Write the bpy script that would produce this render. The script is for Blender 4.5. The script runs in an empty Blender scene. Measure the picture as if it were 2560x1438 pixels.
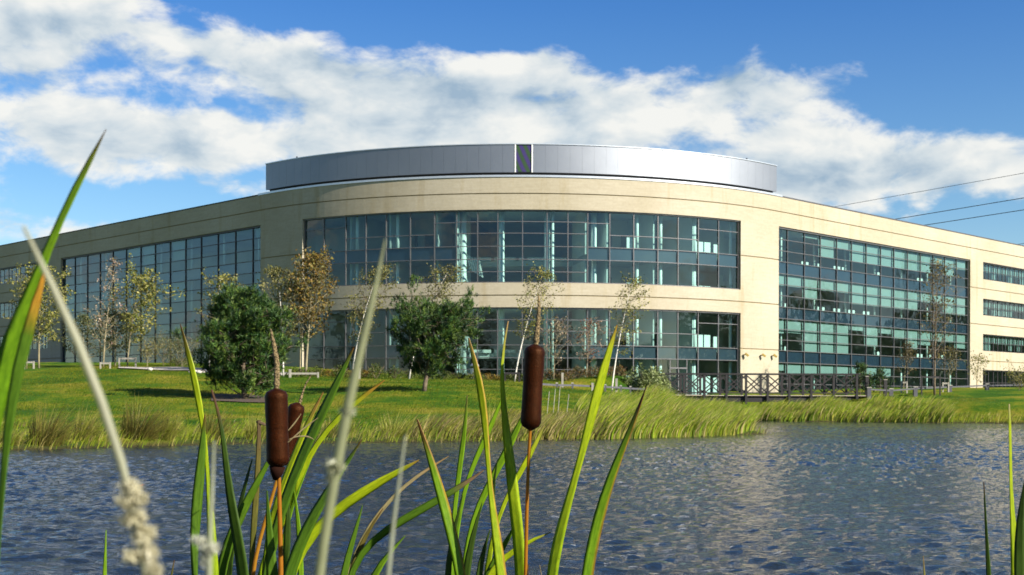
import bpy, math, random
import numpy as np
from mathutils import Vector
R_ = math.radians
rnd = random.Random(7)
nr = np.random.default_rng(11)
sc = bpy.context.scene
col = sc.collection

# ------------------------------------------------------------------ camera, world, sun, exposure
F = 3200.0            # focal length in pixels of the 2560-wide photograph
HY = 1000.0           # horizon row
cam = bpy.data.cameras.new('camera'); camo = bpy.data.objects.new('camera', cam); col.objects.link(camo)
camo.location = (0, 0, 0); camo.rotation_euler = (R_(90), R_(-0.15), 0)
cam.sensor_width = 36; cam.lens = 45; cam.shift_y = (HY-719)/2560; cam.clip_start = .05; cam.clip_end = 9000
cam.dof.use_dof = True; cam.dof.focus_distance = 3.4; cam.dof.aperture_fstop = 18
sc.camera = camo
sc.view_settings.view_transform = 'Standard'; sc.view_settings.look = 'None'
sc.view_settings.gamma = 1; sc.view_settings.use_curve_mapping = False
sc.view_settings.exposure = 1.22
sc.render.engine = 'CYCLES'
cy = sc.cycles
cy.max_bounces = 8; cy.diffuse_bounces = 3; cy.glossy_bounces = 4; cy.transmission_bounces = 4; cy.transparent_max_bounces = 10
cy.caustics_reflective = False; cy.caustics_refractive = False
cy.sample_clamp_indirect = 4
cy.use_denoising = True

SUN_AZ, SUN_EL = R_(57), R_(31)         # azimuth measured from -Y towards +X
sdir = Vector((math.sin(SUN_AZ)*math.cos(SUN_EL), -math.cos(SUN_AZ)*math.cos(SUN_EL), math.sin(SUN_EL)))
sl = bpy.data.lights.new('sun', 'SUN'); sl.energy = 5.0; sl.angle = R_(.5); sl.color = (1, .93, .80)
so = bpy.data.objects.new('sun', sl); col.objects.link(so); so.rotation_euler = (-sdir).to_track_quat('-Z', 'Y').to_euler()

world = bpy.data.worlds.new('World'); sc.world = world; world.use_nodes = True
nt = world.node_tree; N = nt.nodes; L = nt.links
for n in list(N): N.remove(n)
def node(nt, t, **kw):
    n = nt.nodes.new(t)
    for k, v in kw.items():
        if k.startswith('i_'):
            key = k[2:]; key = int(key) if key.isdigit() else key
            n.inputs[key].default_value = v
        else: setattr(n, k, v)
    return n
def wmath(op, a, b=None, nt=nt):
    n = nt.nodes.new('ShaderNodeMath'); n.operation = op
    for i, v in enumerate((a, b)):
        if v is None: continue
        if isinstance(v, (int, float)): n.inputs[i].default_value = v
        else: nt.links.new(v, n.inputs[i])
    return n.outputs[0]
def vmath(op, a, b=None, nt=nt):
    n = nt.nodes.new('ShaderNodeVectorMath'); n.operation = op
    for i, v in enumerate((a, b)):
        if v is None: continue
        if isinstance(v, (tuple, list)): n.inputs[i].default_value = v
        else: nt.links.new(v, n.inputs[i])
    return n.outputs['Value'] if op == 'LENGTH' else n.outputs[0]
sky = node(nt, 'ShaderNodeTexSky', sky_type='NISHITA', sun_disc=False, sun_elevation=SUN_EL,
           sun_rotation=math.pi-SUN_AZ, air_density=1.0, dust_density=.4, ozone_density=2.2, altitude=60)
tc = node(nt, 'ShaderNodeTexCoord')
D = tc.outputs['Generated']
sepd = node(nt, 'ShaderNodeSeparateXYZ'); L.new(D, sepd.inputs[0])
Q = vmath('MULTIPLY', D, (1, 1, 1.9))
def fbm(vec, scale, detail, rough=.56, dist=0.0):
    n = node(nt, 'ShaderNodeTexNoise', noise_dimensions='3D')
    n.inputs['Scale'].default_value = scale; n.inputs['Detail'].default_value = detail
    n.inputs['Roughness'].default_value = rough; n.inputs['Distortion'].default_value = dist
    L.new(vec, n.inputs['Vector']); return n
warp = fbm(Q, 6, 3)
wv = vmath('MULTIPLY', vmath('SUBTRACT', warp.outputs['Color'], (.5, .5, .5)), (.07, .07, .05))
QW = vmath('ADD', Q, wv)
n1 = fbm(QW, 10.5, 10, .57).outputs['Fac']
sunq = (sdir.x*.02, sdir.y*.0, .030)
n2 = fbm(vmath('ADD', QW, sunq), 10.5, 5, .52).outputs['Fac']
def blob(px, py, rx, ry, w):
    v = Vector(((px-1280)/F, 1, (HY-py)/F)).normalized()
    d = vmath('MULTIPLY', vmath('SUBTRACT', D, tuple(v)), (F/rx, 2.5, F/ry))
    mr = node(nt, 'ShaderNodeMapRange', interpolation_type='SMOOTHSTEP')
    mr.inputs['From Min'].default_value = 0; mr.inputs['From Max'].default_value = 1.15
    mr.inputs['To Min'].default_value = w; mr.inputs['To Max'].default_value = 0
    L.new(vmath('LENGTH', d), mr.inputs['Value']); return mr.outputs[0]
BL = [(120, 90, 420, 190, .24), (360, 250, 180, 55, -.14), (60, 300, 260, 190, .16), (430, 110, 260, 120, .14), (330, 340, 420, 120, .27),
      (640, 140, 300, 90, .17), (900, 260, 400, 150, .34), (700, 370, 420, 70, .18), (1250, 300, 380, 140, .32), (1360, 150, 130, 90, .20),
      (1650, 290, 420, 130, .34), (1850, 200, 230, 130, .30), (2080, 260, 180, 130, .14), (1900, 390, 320, 90, .28), (2300, 420, 360, 100, .28),
      (2480, 380, 160, 110, .15), (90, 570, 300, 66, .30), (620, 475, 150, 40, .10), (2000, 480, 200, 60, .2),
      (1200, 20, 700, 110, -.42), (2000, 60, 800, 110, -.5), (2430, 200, 360, 170, -.45), (600, 560, 500, 60, -.20), (400, 500, 260, 40, -.16), (2060, 470, 260, 80, .12),
      (560, 260, 130, 60, -.08), (2450, 560, 300, 60, -.2), (900, 110, 140, 60, -.2)]
acc = None
for b in BL:
    b = (*b[:4], b[4]*(1.22 if b[4] > 0 else .9))
    o_ = blob(*b); acc = o_ if acc is None else wmath('ADD', acc, o_)
dens = wmath('ADD', wmath('MULTIPLY', wmath('SUBTRACT', n1, .5), 1.65), acc)
dens = wmath('SUBTRACT', dens, .085)
def mrange(v, a, b, c, d, smooth=True):
    mr = node(nt, 'ShaderNodeMapRange', interpolation_type='SMOOTHSTEP' if smooth else 'LINEAR')
    for k, x in (('From Min', a), ('From Max', b), ('To Min', c), ('To Max', d)): mr.inputs[k].default_value = x
    L.new(v, mr.inputs['Value']); return mr.outputs[0]
alpha = mrange(dens, -.07, .20, 0, .97)
diff = wmath('SUBTRACT', n1, n2)
lit = wmath('ADD', wmath('MULTIPLY', diff, 2.6), mrange(dens, .05, .55, .80, .56))
lit = wmath('MINIMUM', wmath('MAXIMUM', lit, .2), 1.0)
crmp = node(nt, 'ShaderNodeValToRGB'); L.new(lit, crmp.inputs[0])
e = crmp.color_ramp.elements
e[0].position = .25; e[0].color = (.33, .45, .57, 1); e[1].position = .95; e[1].color = (.88, .88, .84, 1)
m_ = e.new(.6); m_.color = (.62, .69, .73, 1)
# clear-sky colour: the physical sky, tinted deeper blue with height
skys = node(nt, 'ShaderNodeMix', data_type='RGBA', blend_type='MULTIPLY'); skys.inputs[0].default_value = 1
L.new(sky.outputs[0], skys.inputs[6]); 
tint = node(nt, 'ShaderNodeValToRGB'); L.new(sepd.outputs['Z'], tint.inputs[0])
te = tint.color_ramp.elements; te[0].position = 0.0; te[0].color = (1.25, 1.30, 1.24, 1); te[1].position = .33; te[1].color = (.31, .73, 1.26, 1)
tz = te.new(.8); tz.color = (.20, .50, .92, 1)  # zenith above the view darkened to lower the ambient light
tm = te.new(.16); tm.color = (.74, 1.03, 1.23, 1)
L.new(tint.outputs[0], skys.inputs[7])
SKYS = .05
bg1 = node(nt, 'ShaderNodeBackground'); bg1.inputs[1].default_value = SKYS; L.new(skys.outputs[2], bg1.inputs[0])
bg2 = node(nt, 'ShaderNodeBackground'); bg2.inputs[1].default_value = .455; L.new(crmp.outputs[0], bg2.inputs[0])
mxs = node(nt, 'ShaderNodeMixShader'); L.new(alpha, mxs.inputs[0]); L.new(bg1.outputs[0], mxs.inputs[1]); L.new(bg2.outputs[0], mxs.inputs[2])
wo = node(nt, 'ShaderNodeOutputWorld'); L.new(mxs.outputs[0], wo.inputs[0])
world.cycles.sampling_method = 'MANUAL'; world.cycles.sample_map_resolution = 512

# ------------------------------------------------------------------ helpers
def at(px, py, Y): return Vector(((px-1280)/F*Y, Y, (HY-py)/F*Y))
def tag(o, label=None, cat=None, group=None, kind=None):
    if label: o['label'] = label
    if cat: o['category'] = cat
    if group: o['group'] = group
    if kind: o['kind'] = kind
    return o
def empty(name, loc, label, cat, group=None):
    o = bpy.data.objects.new(name, None); col.objects.link(o); o.location = loc
    o.empty_display_size = .3
    return tag(o, label, cat, group)
ORD = ['leftmost', 'second from left', 'third from left', 'fourth from left', 'fifth from left', 'sixth from left', 'seventh from left', 'eighth from left', 'ninth from left', 'tenth from left', 'eleventh from left', 'twelfth from left', 'thirteenth from left', 'fourteenth from left']
class MB:
    def __init__(s): s.v = []; s.f = []
    def add(s, vs, fs):
        b = len(s.v); s.v += [tuple(p) for p in vs]; s.f += [tuple(i+b for i in f) for f in fs]
    def hexa(s, p):      # 8 points, bottom 4 then top 4
        s.add(p, [(3, 2, 1, 0), (4, 5, 6, 7), (0, 1, 5, 4), (1, 2, 6, 5), (2, 3, 7, 6), (3, 0, 4, 7)])
    def box(s, x0, x1, y0, y1, z0, z1):
        s.hexa([(x0, y0, z0), (x1, y0, z0), (x1, y1, z0), (x0, y1, z0), (x0, y0, z1), (x1, y0, z1), (x1, y1, z1), (x0, y1, z1)])
    def tube(s, pts, rad, n=6, cap=True):
        pts = [Vector(p) for p in pts]; rings = []
        up = Vector((0, 0, 1))
        for i, p in enumerate(pts):
            d = (pts[min(i+1, len(pts)-1)]-pts[max(i-1, 0)])
            if d.length < 1e-9: d = Vector((0, 0, 1))
            d.normalize()
            a = d.cross(up if abs(d.z) < .9 else Vector((1, 0, 0))).normalized(); b = d.cross(a)
            r = rad[i] if isinstance(rad, (list, tuple)) else rad
            rings.append([p+a*(r*math.cos(2*math.pi*k/n))+b*(r*math.sin(2*math.pi*k/n)) for k in range(n)])
        base = len(s.v)
        for r in rings: s.v += [tuple(q) for q in r]
        for i in range(len(rings)-1):
            for k in range(n):
                a0 = base+i*n+k; a1 = base+i*n+(k+1) % n
                s.f.append((a0, a1, a1+n, a0+n))
        if cap:
            s.f.append(tuple(base+k for k in range(n))[::-1]); s.f.append(tuple(base+(len(rings)-1)*n+k for k in range(n)))
    def bar(s, a, b, w, h):     # rectangular bar from a to b, w horizontal, h vertical-ish
        a = Vector(a); b = Vector(b); d = (b-a).normalized()
        side = d.cross(Vector((0, 0, 1))); side = side.normalized() if side.length > 1e-4 else Vector((1, 0, 0))
        up = side.cross(d).normalized(); sx = side*(w/2); uz = up*(h/2)
        s.hexa([a-sx-uz, a+sx-uz, b+sx-uz, b-sx-uz, a-sx+uz, a+sx+uz, b+sx+uz, b-sx+uz])
    def build(s, name, mat, parent=None, smooth=False):
        me = bpy.data.meshes.new(name); me.from_pydata(s.v, [], s.f); me.update()
        if smooth: me.polygons.foreach_set('use_smooth', [True]*len(me.polygons))
        if mat: me.materials.append(mat)
        o = bpy.data.objects.new(name, me); col.objects.link(o)
        if parent is not None:
            o.parent = parent; o.matrix_parent_inverse = parent_inv(parent)
        return o
def parent_inv(p):
    from mathutils import Matrix
    # world position kept: children are written in world coordinates
    return Matrix.Translation(-p.location) if p.type == 'EMPTY' else Matrix.Identity(4)
def mesh_np(name, V, Fc, mat, parent=None, colr=None, smooth=False):
    V = np.asarray(V, dtype=np.float32).reshape(-1, 3); Fc = np.asarray(Fc, dtype=np.int32)
    me = bpy.data.meshes.new(name); k = Fc.shape[1]; nf = Fc.shape[0]
    me.vertices.add(len(V)); me.vertices.foreach_set('co', V.ravel())
    me.loops.add(nf*k); me.loops.foreach_set('vertex_index', Fc.ravel())
    me.polygons.add(nf); me.polygons.foreach_set('loop_start', np.arange(0, nf*k, k, dtype=np.int32))
    if smooth: me.polygons.foreach_set('use_smooth', np.ones(nf, dtype=bool))
    me.update(calc_edges=True)
    if colr is not None:
        c = np.ones((len(V), 4), dtype=np.float32); c[:, :3] = colr
        at_ = me.color_attributes.new('Col', 'FLOAT_COLOR', 'POINT'); at_.data.foreach_set('color', c.ravel())
    me.materials.append(mat)
    o = bpy.data.objects.new(name, me); col.objects.link(o)
    if parent is not None: o.parent = parent; o.matrix_parent_inverse = parent_inv(parent)
    return o

# ------------------------------------------------------------------ materials
def new_mat(name):
    m = bpy.data.materials.new(name); m.use_nodes = True; t = m.node_tree
    p = t.nodes['Principled BSDF']; return m, t, p
def noise_n(t, scale, detail=4, vec=None, rough=.55):
    n = t.nodes.new('ShaderNodeTexNoise'); n.inputs['Scale'].default_value = scale; n.inputs['Detail'].default_value = detail; n.inputs['Roughness'].default_value = rough
    if vec is not None: t.links.new(vec, n.inputs['Vector'])
    return n
def ramp(t, src, stops):
    r = t.nodes.new('ShaderNodeValToRGB'); t.links.new(src, r.inputs[0]); el = r.color_ramp.elements
    el[0].position, el[0].color = stops[0][0], (*stops[0][1], 1); el[1].position, el[1].color = stops[-1][0], (*stops[-1][1], 1)
    for p, c in stops[1:-1]: x = el.new(p); x.color = (*c, 1)
    return r.outputs[0]
def objco(t): return t.nodes.new('ShaderNodeTexCoord').outputs['Object']
def posco(t): return t.nodes.new('ShaderNodeNewGeometry').outputs['Position']
def simple(name, c, rough=.6, metal=0, var=.12, scale=3, bump=0, bscale=30, spec=.5):
    m, t, p = new_mat(name)
    n = noise_n(t, scale, 5, posco(t))
    lo = tuple(x*(1-var) for x in c); hi = tuple(min(1, x*(1+var)) for x in c)
    t.links.new(ramp(t, n.outputs[0], [(.3, lo), (.7, hi)]), p.inputs['Base Color'])
    p.inputs['Roughness'].default_value = rough; p.inputs['Metallic'].default_value = metal
    p.inputs['Specular IOR Level'].default_value = spec
    if bump:
        b = t.nodes.new('ShaderNodeBump'); b.inputs['Strength'].default_value = bump; b.inputs['Distance'].default_value = .02
        t.links.new(noise_n(t, bscale, 4, posco(t)).outputs[0], b.inputs['Height']); t.links.new(b.outputs[0], p.inputs['Normal'])
    return m
def stone_mat():
    m, t, p = new_mat('cream_stone'); pos = posco(t)
    mp = t.nodes.new('ShaderNodeMapping'); mp.inputs['Scale'].default_value = (.9, .9, .12); t.links.new(pos, mp.inputs[0])
    st = noise_n(t, .9, 6, mp.outputs[0], .6)
    big = noise_n(t, .16, 3, pos)
    fine = noise_n(t, 5, 6, pos, .65)
    mp2 = t.nodes.new('ShaderNodeMapping'); mp2.inputs['Scale'].default_value = (.35, .35, 3.4); t.links.new(pos, mp2.inputs[0])
    lay = noise_n(t, 2.0, 3, mp2.outputs[0], .6)
    def mul(a, b):
        x = t.nodes.new('ShaderNodeMix'); x.data_type = 'RGBA'; x.blend_type = 'MULTIPLY'; x.inputs[0].default_value = 1
        t.links.new(a, x.inputs[6]); t.links.new(b, x.inputs[7]); return x.outputs[2]
    base = ramp(t, fine.outputs[0], [(.3, (.345, .305, .232)), (.7, (.39, .35, .272))])
    c = mul(base, ramp(t, st.outputs[0], [(.56, (1, 1, 1)), (.74, (.84, .78, .64))]))
    c = mul(c, ramp(t, big.outputs[0], [(.35, (.93, .92, .88)), (.65, (1.04, 1.04, 1.04))]))
    c = mul(c, ramp(t, lay.outputs[0], [(.3, (.93, .92, .90)), (.7, (1.03, 1.03, 1.03))]))
    t.links.new(c, p.inputs['Base Color']); p.inputs['Roughness'].default_value = .8; p.inputs['Specular IOR Level'].default_value = .2
    b = t.nodes.new('ShaderNodeBump'); b.inputs['Strength'].default_value = .3; b.inputs['Distance'].default_value = .02
    t.links.new(fine.outputs[0], b.inputs['Height']); t.links.new(b.outputs[0], p.inputs['Normal'])
    return m
def glass_mat(name, tintc, ior=2.0, bump=.012):
    m = bpy.data.materials.new(name); m.use_nodes = True; t = m.node_tree
    for n in list(t.nodes): t.nodes.remove(n)
    o = t.nodes.new('ShaderNodeOutputMaterial'); tr = t.nodes.new('ShaderNodeBsdfTransparent'); gl = t.nodes.new('ShaderNodeBsdfGlossy')
    tr.inputs[0].default_value = (*tintc, 1); gl.inputs['Roughness'].default_value = 0.0; gl.inputs[0].default_value = (.85, .95, 1, 1)
    fr = t.nodes.new('ShaderNodeFresnel'); fr.inputs[0].default_value = ior
    mx = t.nodes.new('ShaderNodeMixShader'); ge = t.nodes.new('ShaderNodeNewGeometry'); om = t.nodes.new('ShaderNodeMath'); om.operation = 'SUBTRACT'; om.inputs[0].default_value = 1; t.links.new(ge.outputs['Backfacing'], om.inputs[1])
    fm = t.nodes.new('ShaderNodeMath'); fm.operation = 'MULTIPLY'; t.links.new(fr.outputs[0], fm.inputs[0]); t.links.new(om.outputs[0], fm.inputs[1])
    t.links.new(fm.outputs[0], mx.inputs[0]); t.links.new(tr.outputs[0], mx.inputs[1]); t.links.new(gl.outputs[0], mx.inputs[2])
    b = t.nodes.new('ShaderNodeBump'); b.inputs['Strength'].default_value = 1; b.inputs['Distance'].default_value = bump
    mp = t.nodes.new('ShaderNodeMapping'); mp.inputs['Scale'].default_value = (1, 1, .8); t.links.new(posco(t), mp.inputs[0])
    n = noise_n(t, .9, 2, mp.outputs[0], .4); t.links.new(n.outputs[0], b.inputs['Height'])
    t.links.new(b.outputs[0], gl.inputs['Normal']); t.links.new(mx.outputs[0], o.inputs[0])
    return m
def veg_mat(name, trans=.35, rough=.6, nscale=1.2, amt=.3, spec=.3):
    m = bpy.data.materials.new(name); m.use_nodes = True; t = m.node_tree; p = t.nodes['Principled BSDF']
    a = t.nodes.new('ShaderNodeAttribute'); a.attribute_name = 'Col'
    n = noise_n(t, nscale, 4, posco(t))
    x = t.nodes.new('ShaderNodeMix'); x.data_type = 'RGBA'; x.blend_type = 'MULTIPLY'; x.inputs[0].default_value = 1
    t.links.new(a.outputs['Color'], x.inputs[6]); t.links.new(ramp(t, n.outputs[0], [(.3, (1-amt,)*3), (.7, (1+amt*.6,)*3)]), x.inputs[7])
    t.links.new(x.outputs[2], p.inputs['Base Color']); p.inputs['Roughness'].default_value = rough; p.inputs['Specular IOR Level'].default_value = spec
    tl = t.nodes.new('ShaderNodeBsdfTranslucent'); t.links.new(x.outputs[2], tl.inputs[0])
    mx = t.nodes.new('ShaderNodeMixShader'); mx.inputs[0].default_value = trans
    t.links.new(p.outputs[0], mx.inputs[1]); t.links.new(tl.outputs[0], mx.inputs[2]); t.links.new(mx.outputs[0], t.nodes['Material Output'].inputs[0])
    return m
def near_mat():
    m = veg_mat('near_leaf', .52, .40, 60, .12, .35); t = m.node_tree
    a = t.nodes.new('ShaderNodeAttribute'); a.attribute_name = 'Vn'
    base = [n for n in t.nodes if n.type == 'MIX'][0]
    def layer(scale, vec, stops):
        mp = t.nodes.new('ShaderNodeMapping'); mp.inputs['Scale'].default_value = vec; t.links.new(a.outputs['Vector'], mp.inputs[0])
        return ramp(t, noise_n(t, scale, 3, mp.outputs[0], .6).outputs[0], stops)
    v = layer(1.0, (9, .9, 1), [(.35, (.72, .78, .7)), (.65, (1.22, 1.16, 1.2))])       # veins along the blade
    s_ = layer(1.0, (2.2, 9, 1), [(.66, (1, 1, 1)), (.73, (.55, .36, .25))])            # rusty flecks
    src = base.outputs[2]; outs = [l.to_socket for l in t.links if l.from_socket == src]
    for q in (v, s_):
        x = t.nodes.new('ShaderNodeMix'); x.data_type = 'RGBA'; x.blend_type = 'MULTIPLY'; x.inputs[0].default_value = 1
        t.links.new(src, x.inputs[6]); t.links.new(q, x.inputs[7]); src = x.outputs[2]
    for o in outs: t.links.new(src, o)
    return m
M = dict(
    stone=stone_mat(),
    groove=simple('groove_mortar', (.23, .18, .09), .9),
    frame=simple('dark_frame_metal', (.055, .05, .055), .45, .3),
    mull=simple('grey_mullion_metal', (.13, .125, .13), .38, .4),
    glass=glass_mat('teal_tinted_glass', (.77, .885, .865), 1.68),
    spandrel=simple('spandrel_backing', (.016, .026, .055), .5),
    slab=simple('floor_slab_concrete', (.35, .35, .34), .8),
    iwall=simple('interior_plaster', (.54, .56, .55), .8, var=.18, scale=.25),
    idark=simple('interior_dark_wood', (.10, .09, .08), .6, var=.3),
    white=simple('white_paint', (.78, .78, .76), .5, var=.03),
    blind=simple('roller_blind_fabric', (.25, .29, .285), .8, var=.06, scale=.6),
    coping=simple('coping_metal', (.55, .57, .60), .35, .6, var=.05),
    black=simple('shadow_gap_black', (.012, .012, .014), .7),
    roof=simple('roof_membrane', (.2, .2, .21), .9),
    timber=simple('dark_stained_timber', (.011, .009, .010), .7, var=.35, scale=6, bump=.4),
    decke=simple('weathered_deck_edge', (.34, .30, .22), .8, var=.2),
    paleTimber=simple('pale_timber', (.28, .26, .22), .8, var=.2, scale=5),
    greyTimber=simple('grey_rail', (.06, .06, .07), .6, var=.2),
    concrete=simple('white_concrete', (.30, .28, .25), .85, var=.1),
    path=simple('pale_gravel_path', (.34, .31, .27), .95, var=.2, scale=5, bump=.5),
    rock=simple('pale_rock', (.42, .38, .34), .9, var=.4, scale=2, bump=.6, bscale=8),
    bark=simple('brown_bark', (.12, .09, .06), .9, var=.4, scale=8, bump=.5),
    barkpale=simple('grey_olive_bark', (.20, .17, .10), .9, var=.35, scale=6, bump=.4),
    birch=simple('white_birch_bark', (.60, .56, .50), .8, var=.25, scale=5),
    soil=simple('dark_bark_mulch', (.055, .035, .025), .95, var=.4, scale=6, bump=.8, bscale=20),
    steel=simple('steel_lattice', (.10, .11, .12), .6, .4),
    cable=simple('power_line', (.05, .06, .08), .6),
    leaf=veg_mat('tree_leaf'), needle=veg_mat('pine_needle', .12, .55, .9, .35), blade=veg_mat('reed_blade', .38, .5, .5, .25),
    near=near_mat(),
    yellow=simple('yellow_board', (.65, .50, .02), .5, var=.05),
    steelb=simple('brushed_steel', (.5, .5, .5), .35, .7),
    amber=simple('amber_light_housing', (.34, .24, .05), .4, var=.2),
    duct=simple('dull_metal', (.3, .3, .3), .5, .4),
)
def panel_mat():
    m, t, p = new_mat('silver_cladding')
    oi = t.nodes.new('ShaderNodeObjectInfo'); pos = posco(t)
    n = noise_n(t, .5, 3, pos)
    t.links.new(ramp(t, n.outputs[0], [(.3, (.235, .25, .28)), (.7, (.255, .27, .30))]), p.inputs['Base Color'])
    p.inputs['Metallic'].default_value = .92; p.inputs['Roughness'].default_value = .50
    b = t.nodes.new('ShaderNodeBump'); b.inputs['Strength'].default_value = .4; b.inputs['Distance'].default_value = .02
    t.links.new(n.outputs[0], b.inputs['Height']); t.links.new(b.outputs[0], p.inputs['Normal'])
    return m
M['panel'] = panel_mat()
def moire_mat():
    m, t, p = new_mat('iridescent_louvre'); pos = posco(t)
    w = t.nodes.new('ShaderNodeTexWave'); w.bands_direction = 'X'; w.inputs['Scale'].default_value = .52; w.inputs['Distortion'].default_value = .6
    mp = t.nodes.new('ShaderNodeMapping'); mp.inputs['Rotation'].default_value = (0, R_(24), 0); t.links.new(pos, mp.inputs[0]); t.links.new(mp.outputs[0], w.inputs[0])
    t.links.new(ramp(t, w.outputs[1], [(.2, (.035, .022, .11)), (.5, (.03, .03, .05)), (.8, (.022, .055, .016))]), p.inputs['Base Color']); p.inputs['Roughness'].default_value = .4
    return m
M['moire'] = moire_mat()

# ------------------------------------------------------------------ terrain
PL = Vector((-22.3, 114.0)); RAD = 32.5; CC = Vector((0.68, 136.98)); PR = Vector((23.66, 114.0)); LARC = RAD*math.pi/2
def inside_building(x, y, m=1.0):
    # signed: True when the point is more than m metres behind the facade
    a = (x-CC.x); b = (y-CC.y)
    r = np.hypot(a, b)
    # left wing half plane, right wing half plane
    dl = (x-PL.x)*(-.7071)+(y-PL.y)*(-.7071); dr = (x-PR.x)*(.7071)+(y-PR.y)*(-.7071)
    tl = (x-PL.x)*(-.7071)+(y-PL.y)*(.7071); trr = (x-PR.x)*(.7071)+(y-PR.y)*(.7071)
    return ((dl < -m) & (dl > -17) & (tl >= 0) & (tl < 78)) | ((dr < -m) & (dr > -17) & (trr >= 0) & (trr < 78)) | \
           ((r < RAD-m) & (r > RAD-20) & (tl < 0) & (trr < 0) & (y < CC.y))
WZ = -1.55
cps = []
def cp(px, Y, py): p = at(px, py, Y); cps.append((p.x, p.y, p.z))
def cz(x, y, z): cps.append((x, y, z))
for px, Y in ((-300, 36), (-100, 37.5), (60, 38.5), (200, 40), (350, 41.5), (500, 43.5), (700, 45.3), (900, 46.4), (1100, 47.3), (1300, 48.6), (1450, 50), (1600, 52.5), (1720, 54.5), (1800, 56.5)):
    p = at(px, 0, Y); cz(p.x, Y, WZ); cz(p.x, Y-3, WZ-.5); cz(p.x, Y+1.2, WZ+.22)
cz(11.3, 60, WZ); cz(11.8, 63.5, WZ); cz(10.6, 70, WZ); cz(10.8, 80, WZ); cz(11.3, 90, WZ); cz(12, 98, WZ); cz(14, 103, WZ)
cz(13.5, 60, -2.1); cz(14.5, 70, -2.2); cz(15, 80, -2.3); cz(15.5, 90, -2.2); cz(16, 97, -2.1)
for px, Y in ((1880, 98), (1950, 96), (2050, 94.5), (2150, 93.5), (2300, 91), (2450, 89), (2600, 87), (2900, 82)):
    p = at(px, 0, Y); cz(p.x, Y, WZ); cz(p.x, Y-4, WZ-.6)
cz(20, 104, -.9); cz(18, 103, WZ)
for x, y in ((-30, 20), (-15, 20), (0, 20), (15, 20), (35, 25), (0, 35), (15, 45), (25, 60), (35, 70), (-20, 28), (-10, 8), (0, 7), (10, 8), (25, 8), (60, 40), (50, 60), (25, 78)): cz(x, y, -2.7)
for x, y, z in ((0, -1.5, -1.25), (-6, -1.5, -1.2), (6, -1.5, -1.2), (0, 1.2, -1.75), (-3, 1.2, -1.75), (3, 1.2, -1.75), (-14, -3, -1.1), (14, -3, -1.1), (0, -12, .2), (-20, -12, .3), (20, -12, .3), (40, -8, .0), (-45, -8, 0), (70, 0, .2), (-60, 20, 0), (80, 40, 0), (-60, 60, 1), (90, 70, .5)): cz(x, y, z)
for px, tab in ((-200, ((46, 1080), (60, 1020), (80, 960), (100, 930), (155, 905))),
                (0, ((44, 1095), (52, 1058), (62, 1020), (80, 962), (100, 925), (145, 911))),
                (300, ((47, 1080), (56, 1035), (68, 985), (84, 942), (98, 920), (124, 909))),
                (500, ((50, 1070), (60, 1020), (68, 990), (85, 945), (97, 926), (117, 911))),
                (700, ((51, 1070), (60, 1030), (70, 988), (85, 950), (98, 932), (110, 917))),
                (1000, ((52, 1060), (60, 1018), (70, 975), (85, 953), (104, 940))),
                (1250, ((53, 1060), (60, 1025), (70, 982), (85, 957), (103, 946))),
                (1450, ((55, 1060), (63, 1025), (72, 993), (86, 972), (95, 976), (103, 978))),
                (1600, ((57, 1060), (65, 1025), (78, 998), (90, 986), (104, 986))),
                (1700, ((60, 1065), (68, 1040), (80, 1010))),
                (2230, ((96, 1003), (103, 988), (118, 974))), (2350, ((94, 1015), (100, 995), (110, 976), (134, 967))),
                (2480, ((92, 1018), (100, 990), (110, 974), (144, 966))), (2700, ((90, 1015), (110, 974), (150, 965)))):
    for Y, py in tab: cp(px, Y, py)
cz(19, 108, .3); cz(22, 110.5, .5); cz(24, 106, -.1); cz(26.5, 99, .1); cz(15, 106.5, -.3); cz(11, 105, .3); cz(30, 105, .55)
for x, y, z in ((-100, 160, 4), (-60, 200, 3), (0, 180, 2), (60, 200, 2), (110, 140, 1.5), (110, 80, 1), (-110, 90, 3), (-90, -40, 1), (90, -50, 1), (0, -60, 1)): cz(x, y, z)
CP = np.array(cps)
def rbf_setup():
    P = CP[:, :2]; d = np.hypot(P[:, None, 0]-P[None, :, 0], P[:, None, 1]-P[None, :, 1])
    n = len(P); A = np.zeros((n+1, n+1)); A[:n, :n] = -np.sqrt(d*d+4.0) - np.eye(n)*.25; A[:n, n] = 1; A[n, :n] = 1
    return np.linalg.solve(A, np.append(CP[:, 2], 0))
WT = rbf_setup()
def zt(x, y):
    x = np.asarray(x, float); y = np.asarray(y, float); sh = x.shape; X = x.ravel(); Y = y.ravel(); out = np.zeros(len(X))
    for i in range(0, len(X), 20000):
        d = np.hypot(X[i:i+20000, None]-CP[None, :, 0], Y[i:i+20000, None]-CP[None, :, 1])
        out[i:i+20000] = -(np.sqrt(d*d+4.0)) @ WT[:-1] + WT[-1]
    far = np.clip((np.maximum(np.abs(X)-110, np.maximum(Y-200, -60-Y)))/60, 0, 1)
    out = out*(1-far)+1.5*far
    nearb = np.clip((-Y-1)/1.5, 0, 1)      # the camera's own bank stays above the water
    return out.reshape(sh)
def z1(x, y): return float(zt(np.array([x]), np.array([y]))[0])
def gridmesh(xs, ys, zf):
    X, Y = np.meshgrid(xs, ys); Z = zf(X, Y); V = np.stack([X, Y, Z], -1).reshape(-1, 3)
    ny, nx = X.shape; i = np.arange(ny*nx).reshape(ny, nx)
    Fq = np.stack([i[:-1, :-1], i[:-1, 1:], i[1:, 1:], i[1:, :-1]], -1).reshape(-1, 4)
    return V, Fq
xs = np.concatenate([[-4000, -2000, -900, -400, -220, -150, -110, -90, -75], np.arange(-62, 75, .55), [80, 95, 115, 150, 220, 400, 900, 2000, 4000]])
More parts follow.
